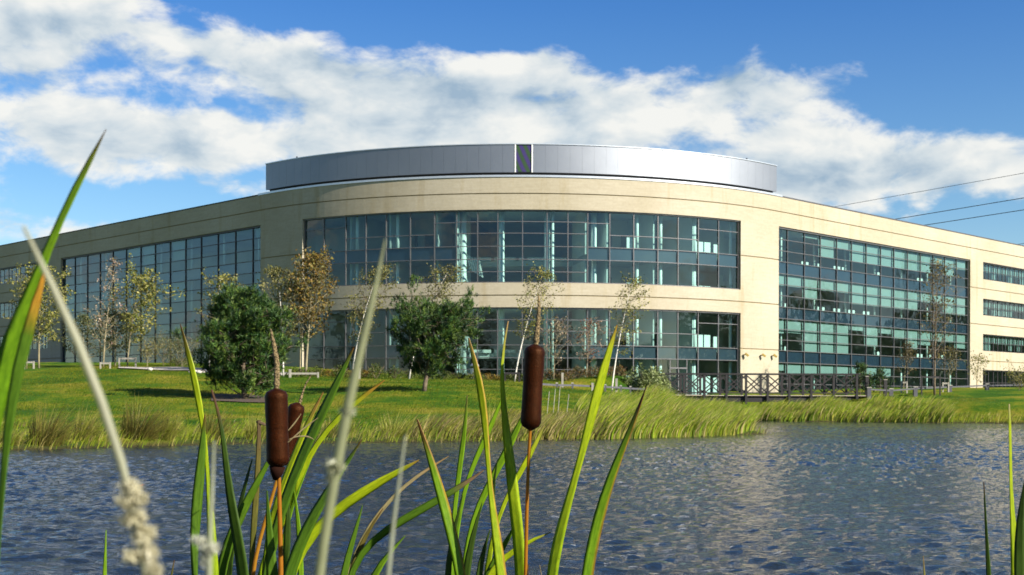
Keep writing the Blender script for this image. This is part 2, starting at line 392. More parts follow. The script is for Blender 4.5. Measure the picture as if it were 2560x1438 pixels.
ys = np.concatenate([[-4000, -1500, -500, -200, -90, -50, -30, -20], np.arange(-14, 165, .55), [170, 180, 200, 240, 320, 500, 1000, 2500, 6000]])
def ground_z(X, Y):
    Z = zt(X, Y)
    Z = Z + (np.sin(X*.9+1.3*np.sin(Y*.31))*np.cos(Y*.7+.8*np.sin(X*.2))*.035)
    ins = inside_building(X, Y, .6)
    return np.where(ins, -1.2, Z)
def grass_ground():
    m, t, p = new_mat('lawn_turf'); pos = posco(t)
    a = noise_n(t, .16, 5, pos, .6); b = noise_n(t, 1.6, 6, pos, .7); c = noise_n(t, 22, 4, pos, .7)
    mixv = t.nodes.new('ShaderNodeMath'); mixv.operation = 'MULTIPLY_ADD'; t.links.new(a.outputs[0], mixv.inputs[0]); mixv.inputs[1].default_value = .7
    bb = t.nodes.new('ShaderNodeMath'); bb.operation = 'MULTIPLY'; t.links.new(b.outputs[0], bb.inputs[0]); bb.inputs[1].default_value = .3; t.links.new(bb.outputs[0], mixv.inputs[2])
    c1 = ramp(t, mixv.outputs[0], [(.40, (.020, .070, .003)), (.47, (.045, .105, .004)), (.53, (.115, .145, .006)), (.60, (.20, .175, .022))])
    # wet earth and roots at the water line (by height: the splash zone keeps its own colour)
    sp = t.nodes.new('ShaderNodeSeparateXYZ'); t.links.new(pos, sp.inputs[0])
    mr = t.nodes.new('ShaderNodeMapRange'); mr.inputs['From Min'].default_value = WZ+.02; mr.inputs['From Max'].default_value = WZ+.22; t.links.new(sp.outputs['Z'], mr.inputs['Value'])
    x = t.nodes.new('ShaderNodeMix'); x.data_type = 'RGBA'; t.links.new(mr.outputs[0], x.inputs[0]); x.inputs[6].default_value = (.05, .045, .02, 1); t.links.new(c1, x.inputs[7])
    y = t.nodes.new('ShaderNodeMix'); y.data_type = 'RGBA'; y.blend_type = 'MULTIPLY'; y.inputs[0].default_value = 1
    t.links.new(x.outputs[2], y.inputs[6]); t.links.new(ramp(t, c.outputs[0], [(.3, (.72, .74, .7)), (.7, (1.2, 1.18, 1.1))]), y.inputs[7])
    t.links.new(y.outputs[2], p.inputs['Base Color']); p.inputs['Roughness'].default_value = .95; p.inputs['Specular IOR Level'].default_value = .1
    bm = t.nodes.new('ShaderNodeBump'); bm.inputs['Strength'].default_value = .9; bm.inputs['Distance'].default_value = .08
    t.links.new(c.outputs[0], bm.inputs['Height']); t.links.new(bm.outputs[0], p.inputs['Normal'])
    return m
M['turf'] = grass_ground()
V, Fq = gridmesh(xs, ys, ground_z)
tag(mesh_np('ground', V, Fq, M['turf'], smooth=True), kind='structure')

# water with real ripples
def water_z(X, Y):
    Z = np.zeros_like(X); g = np.random.default_rng(5)
    for i in range(46):
        lam = .15*(.62/.15)**(g.random()); th = g.normal(-.9, .75)
        k = 2*math.pi/lam; amp = .0088*lam**1.0
        Z += amp*np.sin(k*(math.cos(th)*X+math.sin(th)*Y)+g.random()*6.28+.8*np.sin(.35*X+i)+.6*np.sin(.28*Y+2*i))
    gust = .75+.35*np.sin(X*.13+.7*np.sin(Y*.11))*np.sin(Y*.17+1.1)
    return WZ+Z*gust
ysw = [-8, -4, 0, 3, 5, 7]; y_ = 8.6
while y_ < 106: ysw.append(y_); y_ += max(.038, .0042*y_)
xw = np.concatenate([[-60, -48], np.arange(-38, -14, .16), np.arange(-14, 14, .065), np.arange(14, 40, .14), [46, 60, 85]])
V, Fq = gridmesh(xw, np.array(ysw), water_z)
def water_mat():
    m, t, p = new_mat('pond_water'); pos = posco(t)
    p.inputs['Base Color'].default_value = (.008, .013, .018, 1); p.inputs['Roughness'].default_value = .03; p.inputs['IOR'].default_value = 1.34
    mp = t.nodes.new('ShaderNodeMapping'); mp.inputs['Scale'].default_value = (.8, 1.5, 1); mp.inputs['Rotation'].default_value = (0, 0, R_(12)); t.links.new(pos, mp.inputs[0])
    a = noise_n(t, 9, 4, mp.outputs[0], .6); b = noise_n(t, 28, 3, mp.outputs[0], .6)
    ad = t.nodes.new('ShaderNodeMath'); ad.operation = 'MULTIPLY_ADD'; t.links.new(b.outputs[0], ad.inputs[0]); ad.inputs[1].default_value = .22; t.links.new(a.outputs[0], ad.inputs[2])
    bm = t.nodes.new('ShaderNodeBump'); bm.inputs['Strength'].default_value = .85; bm.inputs['Distance'].default_value = .035
    t.links.new(ad.outputs[0], bm.inputs['Height']); t.links.new(bm.outputs[0], p.inputs['Normal'])
    return m
tag(mesh_np('water', V, Fq, water_mat(), smooth=True), kind='structure')

# ------------------------------------------------------------------ the building
def PS(s, off=0.0):
    if s < 0: return Vector((PL.x+.7071*s, PL.y-.7071*s))+Vector((-.7071, -.7071))*off
    if s > LARC:
        t = s-LARC; return Vector((PR.x+.7071*t, PR.y+.7071*t))+Vector((.7071, -.7071))*off
    th = -math.pi/4+s/RAD; return CC+Vector((math.sin(th), -math.cos(th)))*(RAD+off)
def s_of(px):
    k = (px-1280)/F
    if px <= 655: 
        t = (PL.x-k*PL.y)/(.7071+k*.7071); return -t
    if px >= 1944:
        t = (k*PR.y-PR.x)/(.7071-k*.7071); return LARC+t
    A = k*k+1; B = -2*(k*CC.x+CC.y); C_ = CC.x**2+CC.y**2-RAD**2
    Y = (-B-math.sqrt(B*B-4*A*C_))/(2*A)
    th = math.atan2(k*Y-CC.x, -(Y-CC.y)); return min(max((th+math.pi/4)*RAD, 0), LARC)
def P3(s, off, z): p = PS(s, off); return (p.x, p.y, z)
def strip(mb, s0, s1, z0, z1, o0, o1, ds=.8):
    """closed curved box following the facade; o0 inner offset, o1 outer"""
    cuts = [s0]+[c for c in (0, LARC) if s0+1e-4 < c < s1-1e-4]+[s1]; pts = []
    for a, b in zip(cuts, cuts[1:]):
        n = 1 if (b <= 0 or a >= LARC) else max(1, int(math.ceil((b-a)/ds)))
        pts += [a+(b-a)*i/n for i in range(n)]
    pts.append(s1); v = []
    for s in pts: v += [P3(s, o0, z0), P3(s, o1, z0), P3(s, o1, z1), P3(s, o0, z1)]
    f = []
    for i in range(len(pts)-1):
        a = 4*i; b = a+4
        f += [(a+1, b+1, b+2, a+2), (a, a+3, b+3, b), (a, b, b+1, a+1), (a+3, a+2, b+2, b+3)]
    f += [(0, 1, 2, 3), (4*len(pts)-1, 4*len(pts)-2, 4*len(pts)-3, 4*len(pts)-4)]
    mb.add(v, f)
TE = 78.0; S0 = -TE; S1 = LARC+TE
bld = empty('office_building', (0.68, 120, .4), 'cream stone and teal glass office block with curved corner and silver roof drum', 'building')
GRV = [16.86, 12.55, 8.55, 4.5]
def stone(name, s0, s1, z0, z1):
    zs = sorted([g for g in GRV if z0+.1 < g < z1-.1]); lo = z0
    for g in zs+[None]:
        hi = z1 if g is None else g-.045
        mb = MB(); strip(mb, s0, s1, lo, hi, -.5, 0); mb.build(name, M['stone'], bld)
        if g is not None:
            mg = MB(); strip(mg, s0+.002, s1-.002, g-.045, g+.045, -.45, -.07); mg.build('groove', M['groove'], bld); lo = g+.045
LW = [655, 625, 581.5, 538, 496, 457, 418.5, 381, 345, 309, 275.6, 243.6, 212, 181, 151]
RW = [1948, 1973.5, 2016, 2056, 2097, 2134, 2170.7, 2206.8, 2240, 2273.8, 2306, 2338, 2367, 2396, 2425]
AC = [755, 804, 859, 910, 961, 1022, 1083, 1139, 1192, 1243, 1305.5, 1367.5, 1420, 1470, 1525.6, 1586, 1647, 1698, 1749, 1800, 1851]
ls = sorted(s_of(p) for p in LW); rs = [s_of(p) for p in RW]; as_ = [s_of(p) for p in AC]
ls[-1] = -.25; rs[0] = LARC+.12
ZT = 15.55
wl = s_of(118); wr = s_of(2457)
stone('stone_band', S0, S1, ZT, 18.2)
stone('stone_pier', ls[-1], as_[0], -1.6, ZT); stone('stone_pier', as_[-1], rs[0], -1.6, ZT)
stone('stone_band', as_[0], as_[-1], 7.57, 9.58)
stone('stone_band', as_[0], as_[-1], -1.6, .42)
stone('stone_pier', wl, ls[0], -1.6, ZT); stone('stone_pier', rs[-1], wr, -1.6, ZT)
stone('stone_band', ls[0], ls[-1], -1.6, .42); stone('stone_band', rs[0], rs[-1], -1.6, .42)
WROWS = [(15.5, 13.62), (11.45, 9.6), (7.5, 5.62), (3.5, .5)]
for a, b in ((S0+2, wl), (wr, S1-2)):
    zz = [ZT]+[v for r in WROWS for v in r]+[-1.6]
    for i in range(0, len(zz), 2):
        if zz[i]-zz[i+1] > .06: stone('stone_band', a, b, zz[i+1], zz[i])
    mb = MB(); strip(mb, a, b, 15.502, 15.548, -.45, -.02); mb.build('lintel', M['frame'], bld)
stone('stone_pier', S0, S0+2, -1.6, ZT); stone('stone_pier', S1-2, S1, -1.6, ZT)
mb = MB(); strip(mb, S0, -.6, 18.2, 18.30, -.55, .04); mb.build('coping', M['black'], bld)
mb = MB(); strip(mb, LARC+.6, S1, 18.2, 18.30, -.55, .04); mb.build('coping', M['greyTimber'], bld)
mb = MB(); strip(mb, -.6, LARC+.6, 18.2, 18.37, -1.2, .06, .5); mb.build('coping', M['coping'], bld)
mb = MB(); strip(mb, S0, S1, 17.7, 17.95, -18, -.55, 1.5); mb.build('roof', M['roof'], bld)
mb = MB(); strip(mb, S0, S1, -1.6, 17.7, -18.3, -18.0, 2); mb.build('rear_wall', M['stone'], bld)
for s in (S0, S1-.4):
    mb = MB(); strip(mb, s, s+.4, -1.6, 17.7, -18, -.5); mb.build('end_wall', M['stone'], bld)
# roof drum of silver panels
da = s_of(660)+.05; db = LARC-.1
mb = MB(); strip(mb, da+.25, db-.25, 18.37, 18.62, -9, -.35, .5); mb.build('shadow_gap', M['black'], bld)
mb = MB(); strip(mb, da+.05, db-.05, 18.62, 20.85, -9, -.22, .5); mb.build('drum_core', M['panel'], bld)
sm0 = s_of(1289); sm1 = s_of(1327)
def drum_panels(a, b):
    n = round((b-a)/1.0)
    for i in range(n):
        u0 = a+(b-a)*i/n+.004; u1 = a+(b-a)*(i+1)/n-.004
        mb = MB(); strip(mb, u0, u1, 18.6, 20.88, -.2, -.10+.003*rnd.random(), .2); mb.build('cladding_panel', M['panel'], bld)
drum_panels(da, sm0-.13); drum_panels(sm1+.13, db)
for u in (sm0-.12, sm1+.02):
    mb = MB(); strip(mb, u, u+.10, 18.6, 20.88, -.2, -.06); mb.build('panel_jamb', M['white'], bld)
mb = MB(); strip(mb, sm0, sm1, 18.64, 20.84, -.19, -.13); mb.build('louvre_panel', M['moire'], bld)['label'] = 'dark purple and green striped panel'
for k in range(20):
    pass
mb = MB(); strip(mb, da-.03, db+.03, 20.88, 20.95, -9.1, -.04, .5); mb.build('drum_capping', M['coping'], bld)
for px in (730, 1876):
    p = P3(s_of(px), -.5, 20.95); mb = MB(); mb.tube([p, (p[0], p[1], p[2]+.22)], [.05, .07], 8); mb.build('roof_light', M['black'], bld)
# curtain walls ---------------------------------------------------------------
panes = []       # (s0,s1,z0,z1,parent)
GO = -.30
def curtain(cols, rows_of, spand, frame_mat, mullw=.07):
    mb = MB(); a, b = cols[0], cols[-1]
    allr = [rows_of(i) for i in range(len(cols)-1)]
    top = allr[0][0]; bot = allr[0][-1]
    w = .09
    for c in cols:
        cw = mullw if (c not in (a, b)) else .12
        c0, c1 = (c, c+cw) if c == a else ((c-cw, c) if c == b else (c-cw/2, c+cw/2))
        strip(mb, c0, c1, bot+.06, top-.10, -.37, -.22 if mullw < .09 else -.27)
    strip(mb, a, b, top-.10, top, -.45, -.12, .8); strip(mb, a, b, bot, bot+.06, -.45, -.12, .8)
    for i in range(len(cols)-1):
        for z in allr[i][1:-1]: strip(mb, cols[i]+mullw/2+.001, cols[i+1]-mullw/2-.001, z-.03, z+.03, -.36, -.24 if mullw < .09 else -.28, 3)
    fr = mb.build('window_frame', frame_mat, bld)
    for i in range(len(cols)-1):
        r = allr[i]
        for j in range(len(r)-1): panes.append((cols[i], cols[i+1], r[j+1], r[j], fr))
        for (zt_, zb) in spand(i):
            sb = MB(); strip(sb, cols[i]+.05, cols[i+1]-.05, zb+.02, zt_-.02, -.44, -.375); sb.build('spandrel_panel', M['spandrel'], bld)
    return fr
ZW = [15.5, 14.47, 13.45, 12.47, 11.4, 10.42, 9.43, 8.42, 7.38, 6.4, 5.45, 4.5, 3.42, 2.45, 1.5, .45]
SPW = [(12.47, 11.4), (8.42, 7.38), (4.5, 3.42)]
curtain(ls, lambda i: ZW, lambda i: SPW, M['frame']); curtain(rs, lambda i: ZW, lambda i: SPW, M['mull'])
def rowsA(i):
    c = (AC[i]+AC[i+1])/2
    if 1139 < c < 1470: return [15.55, 14.6, 13.65, 12.58, 11.52, 10.5, 9.6]
    if 1083 < c < 1526 or c < 859 or c > 1749: return [15.55, 14.55, 12.58, 11.52, 9.6]
    return [15.55, 13.6, 12.58, 11.52, 9.6]
def rowsB(i):
    c = (AC[i]+AC[i+1])/2
    if 1139 < c < 1470: return [7.55, 6.57, 5.65, 4.5, 3.46, 2.5, 1.5, .45]
    if 1083 < c < 1526 or c < 859 or c > 1749: return [7.55, 6.57, 4.5, 3.46, .45]
    return [7.55, 5.6, 4.5, 3.46, .45]
def spA(i): c = (AC[i]+AC[i+1])/2; return [] if 1139 < c < 1470 else [(12.58, 11.52)]
def spB(i): c = (AC[i]+AC[i+1])/2; return [] if 1139 < c < 1470 else [(4.5, 3.46)]
curtain(as_, rowsA, spA, M['mull']); curtain(as_, rowsB, spB, M['mull'])
def wincols(a, b):
    out = [a]; k = 0; w = [1.15, .85, 1.25, 1.15]
    while out[-1]+w[k % 4] < b-.5: out.append(out[-1]+w[k % 4]); k += 1
    return out+[b]
for a, b in ((wr, S1-2), (S0+2, wl)):
    cs = wincols(a, b) if a > 0 else sorted([a+b-x for x in wincols(a, b)])
    for zt_, zb in WROWS:
        rows = [zt_, (zt_+zb)/2+.02, zb] if zb > 1 else [zt_, 2.1, zb]
        curtain(cs, lambda i: rows, lambda i: [], M['frame'], .10)
def pane_mesh(mb, s0, s1, z0, z1):
    a = s0+.02; b = s1-.02; j = [rnd.uniform(-.004, .004) for _ in range(4)]
    o = GO; t = .02; z0 += .01; z1 -= .01
    mb.hexa([P3(a, o-t+j[0], z0), P3(a, o+j[0], z0), P3(b, o+j[1], z0), P3(b, o-t+j[1], z0),
             P3(a, o-t+j[2], z1), P3(a, o+j[2], z1), P3(b, o+j[3], z1), P3(b, o-t+j[3], z1)])
def parea(p):
    q0 = PS(p[0]); q1 = PS(p[1]); Ym = (q0.y+q1.y)/2
    w = abs(q1.x/q1.y-q0.x/q0.y)*F; h = (p[3]-p[2])/Ym*F; x = (q0.x/q0.y)*F
    if abs(x) > 1290: return 0
    if p[3] < z1(*PS((p[0]+p[1])/2, .5)): return 0
    return w*h
panes.sort(key=parea, reverse=True)
for p in panes[:298]:
    mb = MB(); pane_mesh(mb, *p[:4]); mb.build('pane', M['glass'], p[4])
mb = MB()
for p in panes[298:]: pane_mesh(mb, *p[:4])
tag(mb.build('pane', M['glass'], bld), kind='stuff')
# interiors -------------------------------------------------------------------
A0 = s_of(1139); A1 = s_of(1470)
FLZ = [12.05, 8.15, 4.05]
for a, b in ((S0+.5, ls[-1]), (rs[0], S1-.5), (ls[-1], A0), (A1, rs[0])):
    for z in FLZ:
        mb = MB(); strip(mb, a+.003, b-.003, z-.42, z, -9.5, -.52, 1.2); mb.build('floor_slab', M['slab'], bld)
    mb = MB(); strip(mb, a+.003, b-.003, 15.75, 15.95, -9.5, -.52, 1.2); mb.build('ceiling', M['iwall'], bld)
mb = MB(); strip(mb, S0+.5, S1-.5, .1, .42, -17.9, -.52, 1.2); mb.build('floor_slab', M['slab'], bld)
for a, b, d in ((S0+.5, ls[-1], -9.5), (ls[-1]+.05, A0, -6), (A1, rs[0], -6), (rs[0]+.05, S1-.5, -9.5)):
    mb = MB(); strip(mb, a, b, .42, 15.75, d-.2, d, 1.2); mb.build('interior_wall', M['iwall'], bld)
mb = MB(); strip(mb, A0, A1, .42, 15.95, -16.2, -16, 1.2); mb.build('interior_wall', M['iwall'], bld)
mb = MB(); strip(mb, A0+.003, A1-.003, 15.75, 15.95, -16, -.52, 1.2); mb.build('ceiling', M['iwall'], bld)
for z in (12.05, 8.15, 4.05):
    mb = MB(); strip(mb, A0+.01, A1-.01, z-.45, z, -15.9, -6.5 if z != 8.15 else -4.0, 1.2); mb.build('gallery_slab', M['iwall'], bld)
    g0 = A0+.3
    k = 0
    while g0 < A1-1.6:
        if z != 8.15:
            w = (1.9, 2.3, .5)[k % 3]; mb = MB(); strip(mb, g0, g0+w, z+.02, z+.30, -6.45, -6.3, 2); mb.build('gallery_edge_light_panel', M['white'], bld); g0 += w+.35
        else: g0 += 3
        k += 1
for px in (859, 961, 1083, 1139, 1470, 1526, 1647, 1749):     # partitions in the corner rooms
    s = s_of(px); mb = MB()
    for lo, hi in ((.42, 3.6), (4.06, 7.7), (8.16, 11.6), (12.06, 15.74)):
        strip(mb, s-.06, s+.06, lo, hi, -5.98, -1.0)
    mb.build('partition_wall', M['iwall'], bld)
for lo, hi in ((.42, 2.9), (4.06, 6.4), (8.16, 10.7), (12.06, 14.4)):
    for px, w in ((940, 1.1), (1040, 2.0), (1560, 1.2), (1625, .9), (1718, .9), (1830, 1.4), (820, .9), (995, 1)):
        s = s_of(px); mb = MB(); strip(mb, s, s+w, lo, hi, -5.95, -5.8); mb.build('inner_door', M['idark'], bld)
    for px, w, h in ((1573, .8, .55), (1752, 1.9, .55), (1805, .5, .5)):
        s = s_of(px)+.35; mb = MB(); strip(mb, s, s+w, lo+.1, lo+(hi-lo)*h+.3, -1.6, -1.5); mb.build('white_screen', M['white'], bld)
for i in range(0, len(rs)-1):
    pass
def column(s, off, r, z0, z1_, seg=False):
    p = PS(s, off); mb = MB(); mb.tube([(p.x, p.y, z0), (p.x, p.y, z1_)], r, 12); mb.build('column', M['white'], bld, True)
for px in (1247, 1368, 1493, 1146): column(s_of(px)+.1, -1.6, .24, .42, 15.75)
for px in (1374,): column(s_of(px)+.35, -1.1, .12, .42, 15.75)
for px in (862, 966, 1120, 1591, 1653, 1742, 1838):
    for lo, hi in ((.42, 3.63), (4.05, 7.73), (8.15, 11.63), (12.05, 15.75)): column(s_of(px)+.5, -1.1, .14, lo, hi)
for S in (rs, ls):
    for i in range(1, len(S)-1, 2):
        for lo, hi in ((.42, 3.63), (4.05, 7.73), (8.15, 11.63), (12.05, 15.75)): column(S[i]+(.35 if S is rs else -.35), -1.15, .10, lo, hi)
# stair flight lit through the hall glass
for k in range(6):
    s = s_of(1150)+.22*k; mb = MB(); mb.bar(P3(s, -3.0, 12.2-.1*k), P3(s+.35, -3.0, 10.9-.12*k), .12, .12); mb.build('stair_rail', M['white'], bld)
BLR = {0: [0, 0, .4, 2, 1, 2, 2, 2, 2, 2, 2, 1, 2, 1.2], 1: [1, 1, 2, 1, 1, 2, 2, 2, 2, 2, 1, 1, 2, 2], 2: [1.3, 1.2, 3, 3, 3, .5, 2, .6, 1, 2, 1.5, 1, 1, 1.6], 3: [.7, 1, 1, 1, 1, 1, 1, 1, 0, 0, 0, 0, 0, 0]}
STY = [(15.45, 14.47, 13.45, 12.47), (11.35, 10.42, 9.43, 8.42), (7.33, 6.4, 5.45, 4.5), (3.38, 2.45, 1.5, .45)]
def blind(s0, s1, ztop, drop):
    mb = MB(); strip(mb, s0+.10, s1-.16, ztop-drop, ztop, -.53, -.51); mb.build('roller_blind', M['blind'], bld)
for st, arr in BLR.items():
    for i, d in enumerate(arr):
        if d > 0: blind(rs[i], rs[i+1], STY[st][0], min(d, 3)*.98)
for i in range(len(ls)-1):
    for st in range(4):
        d = [0, .9, 0, 0, 1, 0, 1.9, 0][rnd.randrange(8)]
        if d: blind(ls[i], ls[i+1], STY[st][0], d)
for a, b, sg in ((wr, S1-2, 1), (S0+2, wl, -1)):
    for r, (zt_, zb) in enumerate(WROWS[:3]):
        for x in wincols(a, b)[:-1][:14]:
            x0 = x if sg > 0 else a+b-x-1.0
            blind(x0, x0+1.1, zt_-.05, rnd.choice([.9, .95, 1.6, 1.75, .9]))
mon_n = 0; PAN = ['first', 'second', 'third', 'fourth', 'fifth', 'sixth', 'seventh', 'eighth', 'ninth', 'tenth', 'eleventh', 'twelfth', 'thirteenth', 'fourteenth']
# desk items on the sills of the right wing
for i, st, k in ((0, 1, 1), (2, 0, 2), (3, 0, 1), (4, 0, 3), (7, 0, 1), (1, 1, 1), (3, 1, 2), (4, 1, 2), (5, 1, 2), (6, 1, 2), (10, 0, 2), (1, 2, 1), (7, 2, 1), (10, 2, 2), (11, 2, 1), (12, 2, 1)):
    for q in range(k):
        s = rs[i]+(rs[i+1]-rs[i])*(.25+.28*q); z = STY[st][3]-.35; p = P3(s, -1.0, z)
        mon_n += 1; root = empty('computer_monitor', p, 'white monitor, '+('top', 'middle', 'lower')[st]+' floor, '+PAN[i]+' bay of the right wing'+(', '+('leftmost', 'second', 'third')[q]+' there' if k > 1 else ''), 'monitor', 'monitors on desks in the right wing')
        mb = MB(); strip(mb, s, s+.42, z+.42, z+.78, -1.03, -.99); mb.build('screen', M['white'], root)
        mb = MB(); mb.tube([P3(s+.2, -1.05, z), P3(s+.2, -1.05, z+.45)], [.09, .03], 6); mb.build('stand', M['white'], root)
# entrance door frame in the curved glazing
d0 = s_of(1676); d1 = s_of(1720)
mb = MB()
strip(mb, d0, d0+.07, .46, 3.4, -.18, -.12); strip(mb, d1-.07, d1, .46, 3.4, -.18, -.12); strip(mb, d0+.071, d1-.071, 2.65, 2.77, -.18, -.12)
strip(mb, (d0+d1)/2-.04, (d0+d1)/2+.04, .46, 2.64, -.18, -.13); mb.build('door_frame', M['mull'], bld)
for px in (1860, 1902, 1930):
    p = P3(s_of(px), .0, (HY-886)/F*111.5); q = PS(s_of(px), .32); mb = MB()
    mb.bar(p, (q.x, q.y, p[2]-.02), .08, .08); mb.bar((q.x-.14, q.y, p[2]+.10), (q.x+.14, q.y, p[2]-.12), .2, .16); mb.build('floodlight', M['amber'], bld)

# ------------------------------------------------------------------ vegetation tools
def tri_leaves(P, size, g, flat=.0, colr=None, asp=.55, wind=0.0):
    """rhombic leaves: P Nx3 centres"""
    n = len(P); d = g.normal(size=(n, 3)); d[:, 2] -= .25; d[:, 0] += wind; d /= np.linalg.norm(d, axis=1)[:, None]
    u = g.normal(size=(n, 3)); u -= d*(u*d).sum(1)[:, None]; u /= np.linalg.norm(u, axis=1)[:, None]
    s = size*(.65+.7*g.random(n))[:, None]
    a = P-d*s*.5; c = P+d*s*.5; b = P+u*s*asp*.5; e_ = P-u*s*asp*.5
    V = np.stack([a, b, c, e_], 1).reshape(-1, 3); Fq = np.arange(4*n).reshape(n, 4)
    return V, Fq
def pick_cols(n, cols, g, per):
    c = np.array(cols); i = g.integers(0, len(c), n); k = (.75+.5*g.random(n))[:, None]
    return np.repeat(c[i]*k, per, axis=0)
def blades(base, h, w, lean, g, nseg=3, curve=1.6):
    """tapered ribbons; base Nx3, h,w arrays, lean Nx2 horizontal tip displacement"""
    n = len(base); az = g.random(n)*math.pi; sx = np.stack([np.cos(az), np.sin(az)*.6, np.zeros(n)], 1)
    rows = []
    for k in range(nseg+1):
        t = k/nseg; c = base.copy(); c[:, 0] += lean[:, 0]*t**curve; c[:, 1] += lean[:, 1]*t**curve; c[:, 2] += h*(t-.18*t**3*np.abs(lean[:, 0])/(h+.01))
        ww = (w*(1-t)**.7*.5+.0006)[:, None]; rows += [c-sx*ww, c+sx*ww]
    V = np.stack(rows, 1).reshape(-1, 3); m = 2*(nseg+1); b = (np.arange(n)*m)[:, None]
    Fq = np.concatenate([np.stack([b[:, 0]+2*k, b[:, 0]+2*k+1, b[:, 0]+2*k+3, b[:, 0]+2*k+2], 1) for k in range(nseg)])
    return V, Fq, m
def skeleton(base, top, crown0, wid, rise, nb, nsub, wind, g, r0, bark, parent, asym=0.0, prof='round', trunkbend=.3, hard=False):
    """returns outer twig points (N,3) with directions; builds trunk and limbs as one mesh"""
    mb = MB(); lb = MB(); H = top-base; pts = []
    nt_ = 9
    ph = g.random()*6
    for i in range(nt_+1):
        t = i/nt_; p = base.lerp(top, t); off = math.sin(t*3+ph)*trunkbend*.12*H.length*.3
        p = p+Vector((off*t-H.x*(t-t**1.8)*.6, off*.5*t, 0)); pts.append(p)
    rad = [max(.012, r0*(1-i/nt_)**.8) for i in range(nt_+1)]; mb.tube(pts, rad, 7)
    def tp(u):
        x = u*nt_; i = min(int(x), nt_-1); return pts[i].lerp(pts[i+1], x-i)
    tw = []; 
    for b in range(nb):
        u = crown0+(1-crown0)*((b+.5*g.random())/nb); v = (u-crown0)/(1-crown0)
        pf = {'round': math.sin(math.pi*(v*.86+.10))**.7, 'cone': (1-v)**.8+.05, 'flame': (1-v)**.55*min(1, .55+v*2), 'open': .5+.5*math.sin(v*2.6)}[prof]
        az = b*2.39996+g.random()*.7; Lb = wid*pf*(.72+.5*g.random())
        d = Vector((math.cos(az), math.sin(az), rise*(.7+.6*g.random()))).normalized()
        if asym: Lb *= 1+asym*math.cos(az)
        o = tp(u); ppl = [o]; q = o.copy(); nst = 5
        for k in range(nst):
            t = (k+1)/nst; dd = (d+Vector((wind*t, 0, (.25 if not hard else .35)*t-abs(wind)*.15))+Vector((g.normal()*.16, g.normal()*.16, g.normal()*.12))).normalized()
            q = q+dd*(Lb/nst); ppl.append(q.copy())
        rr = max(.007, r0*.28*(1-u*.6)*min(1, Lb)); lb.tube(ppl, [rr*(1-.8*k/nst)+.004 for k in range(nst+1)], 5, False)
        for k in range(2, nst+1): tw.append((ppl[k], d))
        for s_ in range(nsub):
            k = 1+int(g.random()*(nst-1)); st = ppl[k].lerp(ppl[min(k+1, nst)], g.random())
            d2 = (d*.7+Vector((g.normal()*.8, g.normal()*.8, g.normal()*.5+.15))+Vector((wind, 0, 0))).normalized(); l2 = Lb*(.22+.25*g.random())+.08
            m1 = st+d2*l2*.5+Vector((wind*.05, 0, .02)); e2 = st+d2*l2+Vector((wind*.12, 0, .03))
            lb.tube([st, m1, e2], [rr*.4+.003, rr*.28+.003, .003], 4, False)
            tw += [(m1, d2), (e2, d2), (st.lerp(e2, .75), d2)]
    if bark == M['birch']:
        lb.tube(pts, [r*.5 for r in rad], 5); mb.build('trunk', bark, parent, True); lb.build('limbs', M['bark'], parent, True)
    else: mb.add(lb.v, lb.f); mb.build('trunk', bark, parent, True)
    return np.array([tuple(p) for p, _ in tw]), np.array([tuple(d) for _, d in tw])
def broad_tree(label, px, Y, ytop, halfw, crown0, cols, nleaf, lsize, wind=.35, pxtop=None, bark='barkpale', r0=.07, nb=22, nsub=5, rise=.9,
               prof='round', seed=0, name='deciduous_tree', cat='tree', group=None, spread=.16, basez=None, asp=.6):
    g = np.random.default_rng(seed+100); X = (px-1280)/F*Y; zb = (z1(X, Y) if basez is None else basez)-.08
    base = Vector((X, Y, zb)); top = at(pxtop if pxtop else px, ytop+30, Y)
    root = empty(name, base, label, cat, group)
    tw, dr = skeleton(base, top, crown0, halfw/F*Y*1.55, rise, nb, nsub, wind, g, r0, M[bark], root, prof=prof); nleaf = int(nleaf*1.5)
    i = g.integers(0, len(tw), nleaf); P = tw[i]+g.normal(size=(nleaf, 3))*spread*np.array([1, 1, .8])
    Vv, Fq = tri_leaves(P, lsize, g, asp=asp, wind=wind)
    mesh_np('crown', Vv, Fq, M['leaf'], root, pick_cols(nleaf, cols, g, 4))
    return root
